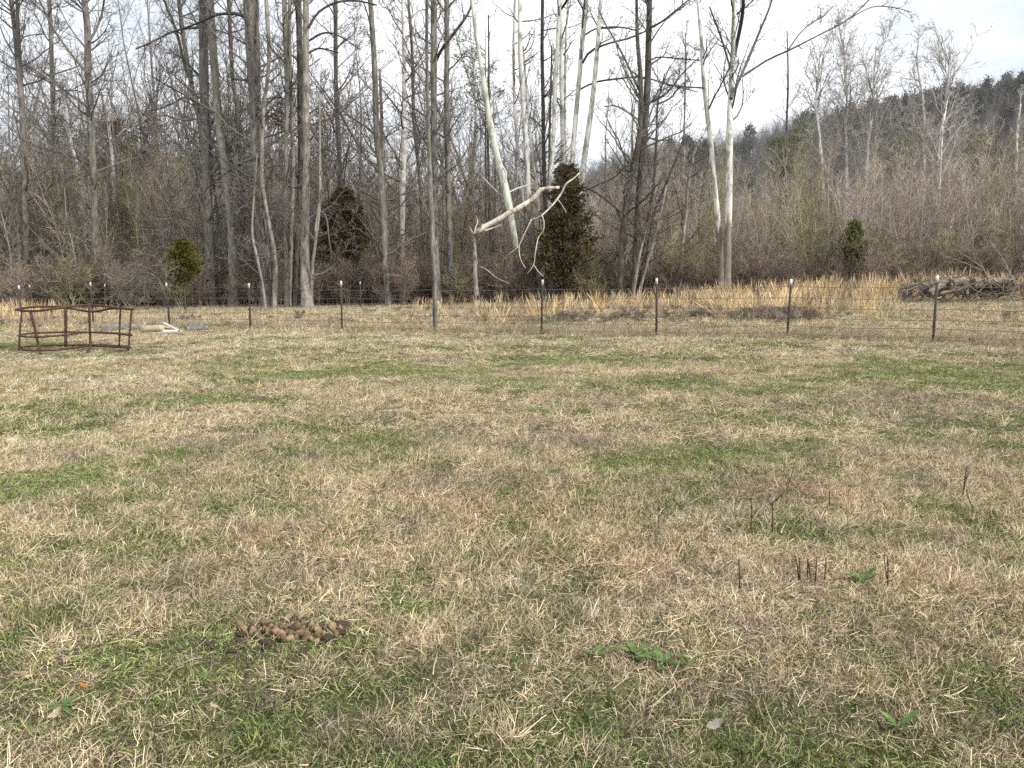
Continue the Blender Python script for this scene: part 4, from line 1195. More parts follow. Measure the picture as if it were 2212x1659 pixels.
# taller bleached grass along the fence, golden broomsedge behind it
FENCE_A, FENCE_B = np.array([-18.3, 28.7]), np.array([9.15, 16.7])
FD = (FENCE_B - FENCE_A) / np.linalg.norm(FENCE_B - FENCE_A)
FN = np.array([-FD[1], FD[0]])
if FN[1] < 0: FN = -FN
n = 3600
s_ = rng.uniform(-14, 46, n); o_ = np.abs(rng.normal(0, 1.6, n)) - .35
XY = FENCE_A + s_[:, None] * FD + o_[:, None] * FN
XY = XY[~((np.abs(XY[:, 0] + 12.2) < 4.2) & (XY[:, 1] < 24.8))]
n = len(XY)
long_ = [clump(660 + i, [dict(n=40, rad=.10, hl=(.12, .34), lean=(.1, 1.2), width=.006, curl=.22)]) for i in range(5)]
m = rng.uniform(0, 1, (n, 1))
tint = (np.array([.54, .45, .29]) * m + np.array([.33, .27, .20]) * (1 - m)) * rng.uniform(.8, 1.2, (n, 1))
place('fence_row_grass', XY[:, 0], XY[:, 1], long_, .4, .85, tint, rng, 'longer uncut grass growing along the wire fence', 'grass', M['inst_grass'])

sedge = [clump(680 + i, [dict(n=18, rad=.13, hl=(.4, 1.0), lean=(.0, .5), width=.010, curl=.09, plume=.8, seg=5), dict(n=22, rad=.16, hl=(.2, .5), lean=(.3, 1.2), width=.010, curl=.25)]) for i in range(6)]
px_, Y_ = [], []
def sedge_area(x0, x1, d0, d1, k):
    """a soft edged drift of broomsedge"""
    u = np.clip(rng.normal(0, .42, k), -1.3, 1.3)
    px_.append((x0 + x1) / 2 + u * (x1 - x0) / 2); Y_.append(d0 + (d1 - d0) * rng.beta(1.6, 1.2, k))
sedge_area(1500, 2900, 34, 47, 1500); sedge_area(1900, 2900, 31, 42, 600); sedge_area(1300, 1900, 33, 45, 420); sedge_area(1000, 1420, 31, 41, 150)
sedge_area(1380, 1900, 24, 33, 210); sedge_area(1700, 2500, 25, 33, 150); sedge_area(1010, 1330, 25, 33, 70); sedge_area(1036, 1060, 25.5, 27, 12); sedge_area(-420, 190, 30, 37, 420); sedge_area(860, 1010, 33, 38, 40)
pxa = np.concatenate(px_); Ya = np.concatenate(Y_)
Xa = (pxa - CX) / FV * Ya
k_ = (fbm(Xa * .5, Ya * .5, 81) + .25 * (fbm(Xa * 2, Ya * 2, 83) - .5) > np.where(Ya < 30, .45, .42)) & ~((Xa > 14.5) & (Xa < 26) & (Ya < 34.2))
Xa, Ya = Xa[k_], Ya[k_]; n = len(Xa)
m = rng.uniform(0, 1, (n, 1))
tint = (np.array([.82, .57, .29]) * m + np.array([.80, .66, .43]) * (1 - m)) * rng.uniform(.7, 1.15, (n, 1))
tint = np.where(rng.uniform(0, 1, (n, 1)) < .28, np.array([.50, .39, .26]) * rng.uniform(.7, 1.1, (n, 1)), tint)
place('broomsedge', Xa, Ya, sedge, .5, 1.12, tint, rng, 'golden broomsedge standing in front of the woods', 'tall grass', M['inst_grass'], tilt=.17, zscale=np.interp(Xa, [-30, 0, 8, 20], [1, .9, 1., 1.3]) * rng.uniform(.75, 1.15, n))

# dark weedy bank and brambles
bram = [sapling(700 + i, [.5, .4, .65, .35][i], .005, 6, 4, 2, (.12, .35), (.4, 1.2), stems=6, spread=.6) for i in range(4)]
n = 70
X = rng.uniform(.6, 9.6, n); Y = 25.6 - .12 * X + rng.normal(0, .42, n)
X = np.concatenate([X, rng.uniform(-24, 24, 150)]); Y = np.concatenate([Y, rng.uniform(24, 40, 150)])
X = np.concatenate([X, rng.normal(8.6, .5, 80)]); Y = np.concatenate([Y, rng.normal(24.4, .35, 80)])
tint = (np.array([.30, .245, .19]) * rng.uniform(.55, 1.4, (len(X), 1)))
place('bramble_weeds', X, Y, bram, .3, .62, tint, rng, 'low dark weeds and brambles on the bank behind the fence', 'weeds', M['inst_twig'], tilt=.2)

# ------------------------------------------------------------------ wire fences
M['post_steel'] = plain('post_steel', [(.3, (.045, .035, .028)), (.7, (.11, .09, .07))], 14, (1, 1, .3), .3, .004, .7)
M['post_white'] = plain('post_white_paint', [(.25, (.48, .46, .42)), (.6, (.70, .69, .66))], 30, (1, 1, 1), .1, .002, .6)
M['wire'] = plain('fence_wire', [(.3, (.10, .085, .075)), (.7, (.22, .20, .19))], 6)


def prism(mb, poly, z0, z1):
    n = len(poly)
    v = [(x, y, z0) for x, y in poly] + [(x, y, z1) for x, y in poly]
    mb.add(v, [[i, (i + 1) % n, (i + 1) % n + n, i + n] for i in range(n)])
    mb.f.append(np.array([list(range(n))[::-1]]) + mb.n - 2 * n)
    mb.f.append(np.array([list(range(n, 2 * n))]) + mb.n - 2 * n)


T_PROF = [(1.3 * x, 1.3 * y) for x, y in [(-.021, .0), (.021, .0), (.021, .006), (.004, .006), (.004, .036), (-.004, .036), (-.004, .006), (-.021, .006)]]
T_CAP = [(x * 1.06, y * 1.06 - .0008) for x, y in T_PROF]


def post_meshes(h, cap):
    mb = MB(); prism(mb, T_PROF, -.3, h - cap * .98)
    for q in np.arange(.1, h - cap - .04, .055):      # studs
        mb.add([(-.006, -.005, q), (.006, -.005, q), (.006, -.005, q + .02), (-.006, -.005, q + .02), (-.008, .001, q - .004), (.008, .001, q - .004), (.008, .001, q + .024), (-.008, .001, q + .024)], [[0, 1, 2, 3], [0, 4, 5, 1], [1, 5, 6, 2], [2, 6, 7, 3], [3, 7, 4, 0]])
    a = make_mesh('fence_post', mb, M['post_steel'])
    mb = MB(); prism(mb, T_CAP, h - cap, h + .002)
    return a, make_mesh('painted_tip', mb, M['post_white'])


def fence(label, posts, name, hts, cap=.14, wires=(.12, .3, .5, .72, .95, 1.2), rw=.006, stays=True, seed=5):
    rng = np.random.RandomState(seed)
    root = tag(empty(name, (posts[0][0], posts[0][1], gz(*posts[0][:2]))), label, 'fence')
    o0 = np.array(root.location)
    tops = []
    for (x, y, ok), h in zip(posts, hts):
        g = gz(x, y)
        tops.append((x, y, g))
        if not ok: continue
        pm, cm = post_meshes(h, cap)
        p = link('fence_post', pm, root, np.array([x, y, g]) - o0)
        p.rotation_euler = (rng.normal(0, .02), rng.normal(0, .02), rng.normal(0, .4))
        link('painted_tip', cm, p)
    T = np.array(tops)
    for wz in wires:
        mb = MB()
        for a_, b_ in zip(T[:-1], T[1:]):
            L = spline(np.array([a_ + [0, -.02, wz + rng.normal(0, .01)], (a_ + b_) / 2 + [0, -.02, wz - rng.uniform(.005, .03)], b_ + [0, -.02, wz + rng.normal(0, .01)]]), 6)
            tubes(mb, L, np.full(6, rw), 3, .5)
        link('wire', make_mesh('wire', mb, M['wire'], False, o0), root)
    if stays:
        mb = MB()
        for a_, b_ in zip(T[:-1], T[1:]):
            n = max(2, int(np.linalg.norm(b_ - a_) / .3))
            t = (np.arange(n) + .5)[:, None] / n
            B0 = a_ * (1 - t) + b_ * t + [0, -.02, wires[0]]
            B1 = B0 + [0, 0, wires[-1] - wires[0] - .22]
            tubes(mb, np.stack([B0, B1], 1), np.full((n, 2), rw * .6), 3, .5)
        st = link('stay_wires', make_mesh('stay_wires', mb, M['wire'], False, o0), root)
        st['kind'] = 'stuff'
    return root


def fence_pt(px):
    d = 1 / (.0341 + .0000128 * px)
    return ((px - CX) / FV * d, d)


FP = [(-130, 1), (49, 1), (203, 1), (367, 1), (540, 1), (739, 1), (940, 0), (1169, 1), (1418, 1), (1701, 1), (2017, 1), (2372, 1)]
FT = {49: 617, 203: 610, 367: 611, 540: 612, 739: 607, 1169: 604, 1418: 601, 1701: 603, 2017: 595}
posts, hts = [], []
for px, ok in FP:
    x, y = fence_pt(px)
    posts.append((x, y, ok))
    hts.append(float(np.clip(at(px, FT[px], y)[2] - gz(x, y), 1.2, 1.6)) if px in FT else 1.42)
fence('woven wire fence on dark steel posts with white tips crossing behind the pasture', posts, 'wire_fence', hts)
posts = [((px - CX) / FV * 40.5, 40.5, ok) for px, ok in ((-90, 1), (76, 1), (231, 1), (377, 1), (520, 0), (655, 0), (781, 1), (930, 0))]
fence('second wire fence with small white post tips in the shade of the left woods', posts, 'woods_edge_fence', [1.42] * 8, .13, (.3, .7, 1.2), .004, False, 8)
posts = [((px - CX) / FV * 49, 49, 1) for px in (1629, 1706, 1780, 1853, 1930, 2010)]
fence('distant fence posts along the tall golden grass on the right', posts, 'back_field_fence', [1.5] * 6, .14, (.5, .9, 1.3), .004, False, 9)


# ------------------------------------------------------------------ bent hay feeder ring
M['rust'] = plain('rusty_steel', [(.28, (.03, .017, .013)), (.5, (.085, .045, .032)), (.75, (.17, .095, .065))], 18, (1, 1, 1), .5, .004, .75)


def feeder():
    k, ox, oy = .1302, 21.6, 640.8
    zr = -.085

    def bot_pts(l):
        o_ = []
        for x, y in l:
            vx, vy = ox + x * k, oy + y * k
            d = 10.
            lo, hi = 10., 30.
            for _ in range(40):
                m_ = (lo + hi) / 2
                if at(vx, vy, m_)[2] > zr: lo = m_
                else: hi = m_
            o_.append((x, lo, at(vx, vy, lo)))
        return o_
    fb = bot_pts([(140, 866), (300, 888), (480, 892), (700, 886), (900, 869), (1100, 845), (1260, 822), (1330, 812), (1600, 825), (1800, 838), (1965, 850)])
    bb = bot_pts([(1965, 834), (1560, 806), (1300, 802), (900, 805), (600, 808), (350, 818), (165, 845)])
    fx, fd = [p[0] for p in fb], [p[1] for p in fb]
    bx, bd = [p[0] for p in bb][::-1], [p[1] for p in bb][::-1]
    F = lambda x: float(np.interp(x, fx, fd))
    B = lambda x: float(np.interp(x, bx, bd))
    pt = lambda x, y, d: at(ox + x * k, oy + y * k, d)
    base = pt(1000, 900, 17.4); base[2] = gz(base[0], base[1])
    root = tag(empty('hay_feeder', base), 'bent rusty steel ring hay feeder standing at the left of the pasture', 'hay feeder')

    def ring(front, back, part, r):
        pts = [pt(x, y, F(x)) for x, y in front] + [pt(x, y, B(x)) for x, y in back]
        pts.append(pts[0])
        P = spline(np.array(pts), 90)
        mb = MB(); tubes(mb, P, np.full(90, r), 8, .5)
        link(part, make_mesh(part, mb, M['rust'], True, base), root)
    ring([(p[0], y) for p, y in zip(fb, (866, 888, 892, 886, 869, 845, 822, 812, 825, 838, 850))], [(p[0], y) for p, y in zip(bb, (834, 806, 802, 805, 808, 818, 845))], 'bottom_ring', .024)
    ring([(145, 655), (300, 668), (500, 668), (700, 655), (920, 635), (1150, 605), (1300, 596), (1600, 602), (1800, 617), (1985, 640)], [(1985, 628), (1560, 592), (1300, 588), (1100, 588), (900, 590), (600, 598), (430, 604), (250, 616), (150, 640)], 'middle_ring', .021)
    ring([(100, 218), (240, 234), (450, 236), (700, 206), (930, 174), (1150, 147), (1310, 140), (1400, 140), (1550, 155), (1750, 185), (1950, 205), (2035, 207)], [(2030, 200), (1800, 196), (1680, 197), (1530, 225), (1420, 245), (1300, 245), (1100, 212), (960, 186), (830, 171), (700, 165), (450, 168), (250, 186), (115, 210)], 'top_ring', .027)

    def upright(pts, r=.022):
        P = spline(np.array([pt(*p) for p in pts]), 10)
        mb = MB(); tubes(mb, P, np.full(10, r), 8, .5, cap=True)
        link('upright', make_mesh('upright', mb, M['rust'], True, base), root)
    upright([(195, 236, B(195)), (170, 500, B(170)), (150, 850, B(150))])
    upright([(335, 240, F(335)), (390, 430, F(390)), (440, 650, F(440)), (490, 890, F(480)), (520, 955, 16.75)], .029)
    upright([(925, 178, B(925)), (925, 500, B(925)), (922, 835, B(925))], .034)
    upright([(1315, 125, F(1315) - .03), (1320, 400, F(1315) - .03), (1328, 650, F(1320) - .03), (1335, 815, F(1330) - .03), (1300, 900, 17.5), (1280, 962, 17.2)], .027)
    upright([(1832, 205, F(1830)), (1820, 500, F(1820)), (1815, 840, F(1815))], .022)
    upright([(2018, 215, F(1960)), (1995, 500, F(1960)), (1968, 850, F(1960)), (1955, 905, F(1960))], .024)


feeder()

# ------------------------------------------------------------------ logs and lumber behind the feeder
M['old_wood'] = plain('weathered_grey_wood', [(.3, (.10, .09, .08)), (.55, (.22, .205, .185)), (.75, (.34, .32, .29))], 9, (1, 1, 1), .7, .015)
M['cut_end'] = plain('sawn_log_end', [(.3, (.16, .125, .10)), (.7, (.32, .26, .21))], 20)
M['board_pale'] = plain('pale_lumber', [(.3, (.42, .35, .22)), (.7, (.66, .57, .40))], 7, (1, 1, 1), .2, .004)
M['board_grey'] = plain('bleached_board', [(.3, (.38, .35, .30)), (.7, (.68, .66, .60))], 8, (1, 1, 1), .3, .004)


def log(label, a, b, r0, r1, name='fallen_log', mat=None, bend=.05, sink=.06, seed=1, cat='log', lift=0.):
    rng = np.random.RandomState(seed)
    a, b = np.array(a, float), np.array(b, float)
    n = 14
    P = np.linspace(a, b, n)
    P[1:-1] += rng.normal(0, bend, (n - 2, 3)) * [.3, .6, .3]
    P = spline(P[::3] if len(P[::3]) > 2 else P, n)
    Rd = np.linspace(r0, r1, n) * (1 + rng.normal(0, .05, n))
    base = P[0].copy(); base[2] -= r0
    mb = MB(); tubes(mb, P, Rd, 14, .5)
    root = tag(empty(name, base), label, cat)
    link('bark', make_mesh('bark', mb, mat or M['old_wood'], True, base), root)
    for e_, rr, dd in ((P[0], Rd[0], nrm(P[0] - P[1])), (P[-1], Rd[-1], nrm(P[-1] - P[-2]))):
        mb = MB()
        u = nrm(np.cross(dd, [0, 0, 1.])); v = np.cross(dd, u)
        th = np.arange(14) * 2 * np.pi / 14
        ring = e_ + dd * .004 + .97 * rr * (np.cos(th)[:, None] * u + np.sin(th)[:, None] * v)
        mb.add(np.vstack([ring, e_ + dd * .012]), [[i, (i + 1) % 14, 14] for i in range(14)])
        link('cut_end', make_mesh('cut_end', mb, M['cut_end'], False, base), root)
    return root


def gp(px, d, dz=0.):
    x = (px - CX) / FV * d
    return np.array([x, d, gz(x, d) + dz])


log('thick grey log lying behind the hay feeder with its cut end to the left', gp(219, 23.6, .11), gp(312, 24.4, .10), .125, .105, seed=2)
log('thin weathered pole on the grass left of the thick grey log', gp(186, 24.2, .03), gp(224, 24.0, .03), .05, .045, seed=3, name='weathered_pole', cat='pole')
log('flat grey log on the grass right of the pale lumber, nearer of two', gp(402, 23.3, .08), gp(458, 23.7, .07), .085, .07, seed=4)
log('dark grey log right of the pale lumber, farther of two', gp(408, 24.3, .10), gp(449, 24.5, .14), .08, .08, seed=5)


def board(name, label, p0, p1, wd, th, mat, roll=0., cat='board'):
    p0, p1 = np.array(p0, float), np.array(p1, float)
    d = nrm(p1 - p0); u = nrm(np.cross(d, [0, 0, 1.])); v = np.cross(u, d)
    cr, sr = math.cos(roll), math.sin(roll)
    u, v = u * cr + v * sr, v * cr - u * sr
    mb = MB()
    n = 6
    P = np.linspace(p0, p1, n)
    ring = np.array([(-1, -1), (-.92, 1), (.92, 1), (1, -1)]) * .5
    V = P[:, None, :] + ring[None, :, :1] * wd * u + ring[None, :, 1:] * th * v
    idx = np.arange(n * 4).reshape(n, 4)
    a_, b_ = idx[:-1], idx[1:]
    mb.add(V.reshape(-1, 3), np.stack([a_, np.roll(a_, -1, 1), np.roll(b_, -1, 1), b_], -1).reshape(-1, 4))
    mb.f.append(idx[:1, ::-1]); mb.f.append(idx[-1:])
    base = p0.copy(); base[2] = gz(p0[0], p0[1])
    return tag(link(name, make_mesh(name, mb, mat, False, base), None, base), label, cat)


board('plank', 'wide yellowish plank on edge in the lumber right of the hay feeder', gp(305, 22.9, .11), gp(355, 22.7, .14), .22, .05, M['board_pale'], math.pi / 2 * .92)
board('plank', 'long grey white board sloping down to the right over the lumber', gp(353, 23.0, .30), gp(391, 22.4, .05), .14, .035, M['board_grey'], .2)
board('plank', 'thin pale board lying flat in front of the yellowish plank', gp(322, 22.3, .03), gp(372, 22.2, .04), .12, .03, M['board_grey'], .0)
board('plank', 'small tan board under the sloping board of the lumber', gp(354, 23.1, .14), gp(376, 23.2, .10), .10, .04, M['board_pale'], .8)
mb = MB()
pp = np.linspace(gp(354, 22.1, .07), gp(387, 22.0, .08), 8)
tubes(mb, pp, np.full(8, .06), 14, .5); tubes(mb, pp[::-1], np.full(8, .052), 14, .5)
b0 = pp[0].copy(); b0[2] -= .06
tag(link('white_pipe', make_mesh('white_pipe', mb, M['post_white'], True, b0), None, b0), 'short white hollow pipe at the front of the lumber', 'pipe')

# ------------------------------------------------------------------ brush pile on the right
bk_, bx_, by_ = .1406, 1901., 518.5
BD = 33.


def bp(x, y, d=BD): return at(bx_ + x * bk_, by_ + y * bk_, d)


M['pile_wood'] = plain('grey_dead_wood', [(.3, (.07, .058, .048)), (.5, (.22, .19, .16)), (.72, (.45, .40, .345))], 7, (1, 1, 1), .7, .02)
M['pile_dark'] = plain('dark_rotten_wood', [(.3, (.025, .021, .018)), (.7, (.12, .10, .085))], 7, (1, 1, 1), .7, .02)
log('long grey log topping the brush pile near the right edge', bp(1420, 680, 32.6), bp(2080, 600, 33), .19, .16, mat=M['pile_wood'], seed=12, bend=.03)
log('dark log lying under the long grey log in the brush pile', bp(1440, 790, 32.9), bp(2120, 720, 33.6), .18, .19, mat=M['pile_dark'], seed=13, bend=.03)
log('stubby grey root log in the middle of the brush pile', bp(1040, 700, 32.6), bp(1300, 600, 32.8), .22, .17, mat=M['pile_wood'], seed=14, bend=.04)
log('dark rotten log at the left end of the brush pile', bp(620, 800, 32.6), bp(1010, 690, 32.7), .17, .2, mat=M['pile_dark'], seed=15, bend=.05)
log('grey forked log lying steeply on the left half of the brush pile', bp(760, 820, 32.3), bp(1120, 570, 32.6), .15, .11, mat=M['pile_wood'], seed=21, bend=.05)
log('dark crooked log crossing the middle of the brush pile', bp(1150, 830, 32.2), bp(1480, 610, 32.4), .14, .12, mat=M['pile_dark'], seed=22, bend=.05)
log('short dark log standing up behind the long grey log', bp(2040, 640, 33.8), bp(2060, 430, 33.9), .11, .08, mat=M['pile_dark'], seed=16, bend=.02)
log('pale broken stump at the far left of the brush pile', bp(500, 760, 32.8), bp(470, 650, 32.8), .09, .05, mat=M['pile_wood'], seed=17, bend=.02)
log('brown upright stub in front of the long grey log', bp(1330, 830, 32.2), bp(1345, 650, 32.3), .07, .05, mat=M['cut_end'], seed=18, bend=.01)


def stick(label, pts, d, r0, r1, tw, seed, name='dead_branch'):
    rng = np.random.RandomState(seed)
    P = spline(np.array([bp(x, y, d) for x, y in pts]), 14)
    P[:, 1] += np.linspace(0, rng.uniform(-.8, .8), 14)
    Rd = np.linspace(r0, r1, 14)
    base = P[0].copy(); base[2] = min(base[2], gz(base[0], base[1]))
    root = tag(empty(name, base), label, 'branch')
    mb = MB(); tubes(mb, P, Rd, 7, .5, cap=True)
    link('stem', make_mesh('stem', mb, M['pile_wood'], True, base), root)
    if tw:
        cm = MB()
        l1, r1_ = spawn(P[None], Rd[None], tw, (.3, 1), (.25, .7), (.5, 1.4), 5, .6, .012, .1, .02, rng, .6)
        tubes(cm, l1, r1_, 4, .6)
        l2, r2_ = spawn(l1, r1_, 3, (.3, 1), (.3, .8), (.2, .6), 4, .6, .008, .1, .02, rng, .6)
        tubes(cm, l2, r2_, 3, .6)
        link('twigs', make_mesh('twigs', cm, TG, False, base), root)['kind'] = 'stuff'


stick('long dead pole leaning left out of the brush pile', [(2095, 745), (1990, 540), (1890, 340), (1760, 150), (1640, 0)], 32.8, .06, .022, 3, 1)
stick('forked pale branch fanning up to the left from the brush pile', [(1710, 755), (1650, 600), (1590, 470), (1480, 370), (1330, 270), (1180, 170)], 32.5, .045, .012, 6, 2)
stick('thin branch rising from the fork of the pale branch', [(1600, 470), (1550, 350), (1490, 190)], 32.5, .025, .01, 2, 3)
stick('low bent branch reaching left above the brush pile', [(1590, 480), (1420, 380), (1220, 280), (1100, 230), (1060, 170)], 32.7, .03, .01, 3, 4)
stick('short grey branch sticking out at the left foot of the brush pile', [(280, 800), (420, 700), (600, 650)], 32.3, .04, .02, 3, 5)
stick('broken branch across the front of the brush pile', [(1380, 710), (1500, 770), (1640, 820), (1740, 900)], 32.1, .04, .02, 3, 6)
stick('slanting branch low in front of the brush pile on the right', [(1640, 900), (1800, 800), (1980, 720)], 32.1, .03, .015, 3, 7)
rng = np.random.RandomState(55)
cm = MB()
n = 330
cx = rng.uniform(280, 2350, n)
cyy = 900 - rng.uniform(0, 1, n) * np.interp(cx, [280, 700, 1200, 1450, 2100, 2350], [110, 290, 390, 330, 330, 200])
C = np.array([bp(a_, b_, BD + rng.normal(0, .55)) for a_, b_ in zip(cx, cyy)])
D = nrm(rng.normal(size=(n, 3)) * [1, .7, .85])
L = rng.uniform(.25, 1.0, n)[:, None]
PP = np.stack([C - D * L / 2, C + rng.normal(0, .05, (n, 3)), C + D * L / 2], 1)
PP[..., 2] = np.maximum(PP[..., 2], terrain(PP[..., 0], PP[..., 1]))
tubes(cm, PP, rng.uniform(.008, .035, n)[:, None] * np.array([[1, .9, .5]]), 5, rng.uniform(0, 1, n))
base = bp(1200, 900); base[2] = gz(base[0], base[1])
tag(link('brush_pile_debris', make_mesh('brush_pile_debris', cm, twig_mat('pile_sticks', (.03, .024, .019), (.40, .335, .27)), False, base), None, base), 'tangle of dead sticks and roots heaped between the logs of the brush pile', 'brush pile', None, 'stuff')

# ------------------------------------------------------------------ foreground: dung pile, stalks, leaves, weeds
M['dung_tan'] = plain('dung_dry', [(.25, (.07, .047, .028)), (.5, (.16, .11, .065)), (.75, (.27, .195, .115))], 45, (1, 1, 1), .8, .004)
M['dung_dark'] = plain('dung_dark', [(.25, (.03, .022, .017)), (.7, (.09, .068, .05))], 45, (1, 1, 1), .8, .004)


def ball_mesh(seed, r, mat):
    rng = np.random.RandomState(seed)
    u = np.linspace(0, np.pi, 7)[1:-1]; v = np.arange(9) * 2 * np.pi / 9
    ring = np.array([[math.sin(a_) * math.cos(b_), math.sin(a_) * math.sin(b_), math.cos(a_)] for a_ in u for b_ in v])
    V = np.vstack([ring, [[0, 0, 1], [0, 0, -1]]])
    V = V * (1 + rng.normal(0, .09, (len(V), 1))) * np.array([rng.uniform(.9, 1.25), rng.uniform(.8, 1.), rng.uniform(.7, .92)]) * r
    mb = MB()
    idx = np.arange(45).reshape(5, 9)
    a_, b_ = idx[:-1], idx[1:]
    mb.add(V, np.stack([a_, b_, np.roll(b_, -1, 1), np.roll(a_, -1, 1)], -1).reshape(-1, 4))
    mb.f.append(np.array([[45, idx[0, i], idx[0, (i + 1) % 9]] for i in range(9)]))
    mb.f.append(np.array([[46, idx[4, (i + 1) % 9], idx[4, i]] for i in range(9)]))
    return make_mesh('dung_ball', mb, mat, True)


M['dung_pale'] = plain('dung_pale', [(.25, (.14, .095, .055)), (.5, (.28, .195, .115)), (.75, (.42, .31, .19))], 45, (1, 1, 1), .8, .004)
BM = [ball_mesh(i, .0185, M['dung_pale' if i % 3 == 0 else 'dung_tan' if i % 3 == 1 else 'dung_dark' if i == 5 else 'dung_tan']) for i in range(8)]
BDK = [ball_mesh(20 + i, .021, M['dung_dark']) for i in range(3)]
spots = [(260, 265), (335, 255), (400, 270), (500, 290), (540, 195), (590, 245), (700, 200), (810, 250), (880, 290), (960, 260), (1020, 270), (1090, 240), (1150, 200), (1170, 265), (1230, 250), (1290, 210), (1300, 270), (1360, 300), (1450, 215), (1390, 370), (1280, 360),
         (1210, 405), (1110, 420), (1130, 350), (1060, 340), (980, 370), (900, 350), (830, 320), (760, 330), (600, 385), (520, 345), (1480, 280), (1550, 300), (1550, 390), (1640, 360), (1700, 430), (1840, 390), (1530, 470), (1440, 430), (1370, 425), (1780, 250), (1900, 270), (1620, 250), (1070, 130), (1180, 120), (700, 290), (930, 430), (1010, 440)]
dark_spots = [(350, 340), (330, 470), (740, 470), (690, 560), (800, 490), (190, 610), (1930, 310), (1300, 620), (1340, 140), (1440, 230), (820, 235), (-230, 470), (-150, 510), (1880, 190)]
c0 = ground_at(475.2 + 1050 * .1367, 1324.9 + 320 * .1367)
rng = np.random.RandomState(12)
dp = tag(empty('dung_pile', c0), 'scattered heap of dry brown horse droppings in the left foreground', 'droppings')
for i, (x, y) in enumerate(spots):
    p = ground_at(475.2 + x * .1367, 1324.9 + y * .1367 + 4)
    o = link('dung_ball', BM[rng.randint(len(BM))], dp, p - c0 + np.array([0, 0, .012 + .014 * rng.rand()]))
    o.rotation_euler = rng.uniform(0, 6.28, 3); s = rng.uniform(.7, 1.3); o.scale = (s, s * rng.uniform(.8, 1.1), s * rng.uniform(.6, .95))
for i, (x, y) in enumerate(dark_spots):
    p = ground_at(475.2 + x * .1367, 1324.9 + y * .1367 + 4)
    o = link('dung_ball', BDK[rng.randint(3)], dp, p - c0 + np.array([0, 0, .012]))
    o.rotation_euler = (rng.normal(0, .3), rng.normal(0, .3), rng.uniform(0, 6.28)); s = rng.uniform(.7, 1.2); o.scale = (s * 1.3, s, s * .6)

M['stalk'] = plain('dead_weed_stalk', [(.3, (.035, .025, .02)), (.7, (.11, .08, .063))], 30)
M['stalk_tan'] = plain('tan_weed_stalk', [(.3, (.16, .115, .075)), (.7, (.32, .245, .165))], 30)


def stalk(label, group, segs, mat=None, r=.0042):
    """segs: lists of view pixels; the first starts at the ground"""
    g0 = ground_at(*segs[0][0])
    d = g0[1]
    root = tag(empty('weed_stalk', g0), label, 'weed stalk', group)
    for i, s in enumerate(segs):
        P = spline(np.array([at(x, y, d) for x, y in s]), 8)
        P[:, 1] += np.linspace(0, np.random.RandomState(int(s[0][0])).uniform(-.03, .03), 8)
        if i == 0: P[0, 2] -= .02
        mb = MB(); tubes(mb, P, np.linspace(r, r * .6, 8) * (d / 4.) ** .5 * (1 if i == 0 else .75), 6, .5, cap=True)
        link('stem' if i == 0 else 'side_stem', make_mesh('stem', mb, mat or M['stalk'], True, g0), root)


stalk('bare Y shaped dead weed stalk standing right of centre', None, [[(1668, 1155), (1669, 1110), (1670, 1085), (1698, 1060), (1715, 1010)], [(1669, 1095), (1662, 1082), (1662, 1078)], [(1670, 1086), (1680, 1075), (1690, 1073)]])
for x0, y0, x1, y1 in ((1727, 1262, 1718, 1202), (1728, 1262, 1724, 1203), (1743, 1256, 1741, 1203), (1752, 1262, 1748, 1210), (1760, 1265, 1760, 1202), (1780, 1258, 1784, 1205)):
    stalk('one of the bare brown stalks in the tight row right of centre', 'row of cut stalks right of centre', [[(x0, y0), ((x0 + x1) / 2 + 1, (y0 + y1) / 2), (x1, y1)]])
stalk('thick dark forked stalk right of the row of cut stalks', None, [[(1918, 1274), (1916, 1240), (1914, 1205)], [(1916, 1250), (1909, 1215), (1907, 1190)]], None, .0042)
stalk('single dark stalk left of the row of cut stalks', None, [[(1598, 1278), (1598, 1245), (1597, 1208)]])
stalk('dark upright stalk near the right edge in the middle of the field', None, [[(2080, 1072), (2083, 1040), (2086, 1005)], [(2082, 1045), (2090, 1030), (2094, 1022)]], None, .005)
stalk('leaning dry stalk near the right edge below the dark upright one', None, [[(2108, 1110), (2098, 1085), (2092, 1060)]])
stalk('thin stalk left of the Y shaped weed', None, [[(1622, 1150), (1623, 1115), (1624, 1085)], [(1623, 1118), (1634, 1105), (1640, 1098)]])
stalk('short stalk between the Y shaped weed and the dark edge stalk', None, [[(1792, 1100), (1793, 1080), (1795, 1062)]])
for x0, y0, x1, y1 in ((402, 1040, 408, 990), (398, 1062, 396, 1015), (418, 1062, 420, 1030), (690, 1082, 692, 1040), (640, 1200, 634, 1150), (652, 1262, 655, 1205), (680, 1290, 684, 1245), (1320, 1120, 1328, 1070), (1422, 1135, 1424, 1080), (1190, 1300, 1192, 1260), (900, 1010, 905, 975), (915, 1020, 918, 985)):
    stalk('thin dry stalk rising from the matted grass in the open field', 'scattered thin stalks', [[(x0, y0), ((x0 + x1) / 2 + 1, (y0 + y1) / 2), (x1, y1)]], M['stalk_tan'] if x0 % 3 else None, .0028)
stalk('tall brown stalk in the bottom left corner of the picture', None, [[(342, 1652), (341, 1600), (339, 1555)], [(341, 1612), (348, 1600), (352, 1590)]], None, .0022)
stalk('thin olive stalk beside the tall brown one at the bottom left', None, [[(309, 1640), (310, 1590), (309, 1545)]], M['stalk_tan'], .0016)
stalk('bent tan stalk left of the tall brown one at the bottom left', None, [[(243, 1648), (247, 1600), (251, 1555)]], M['stalk_tan'], .0018)

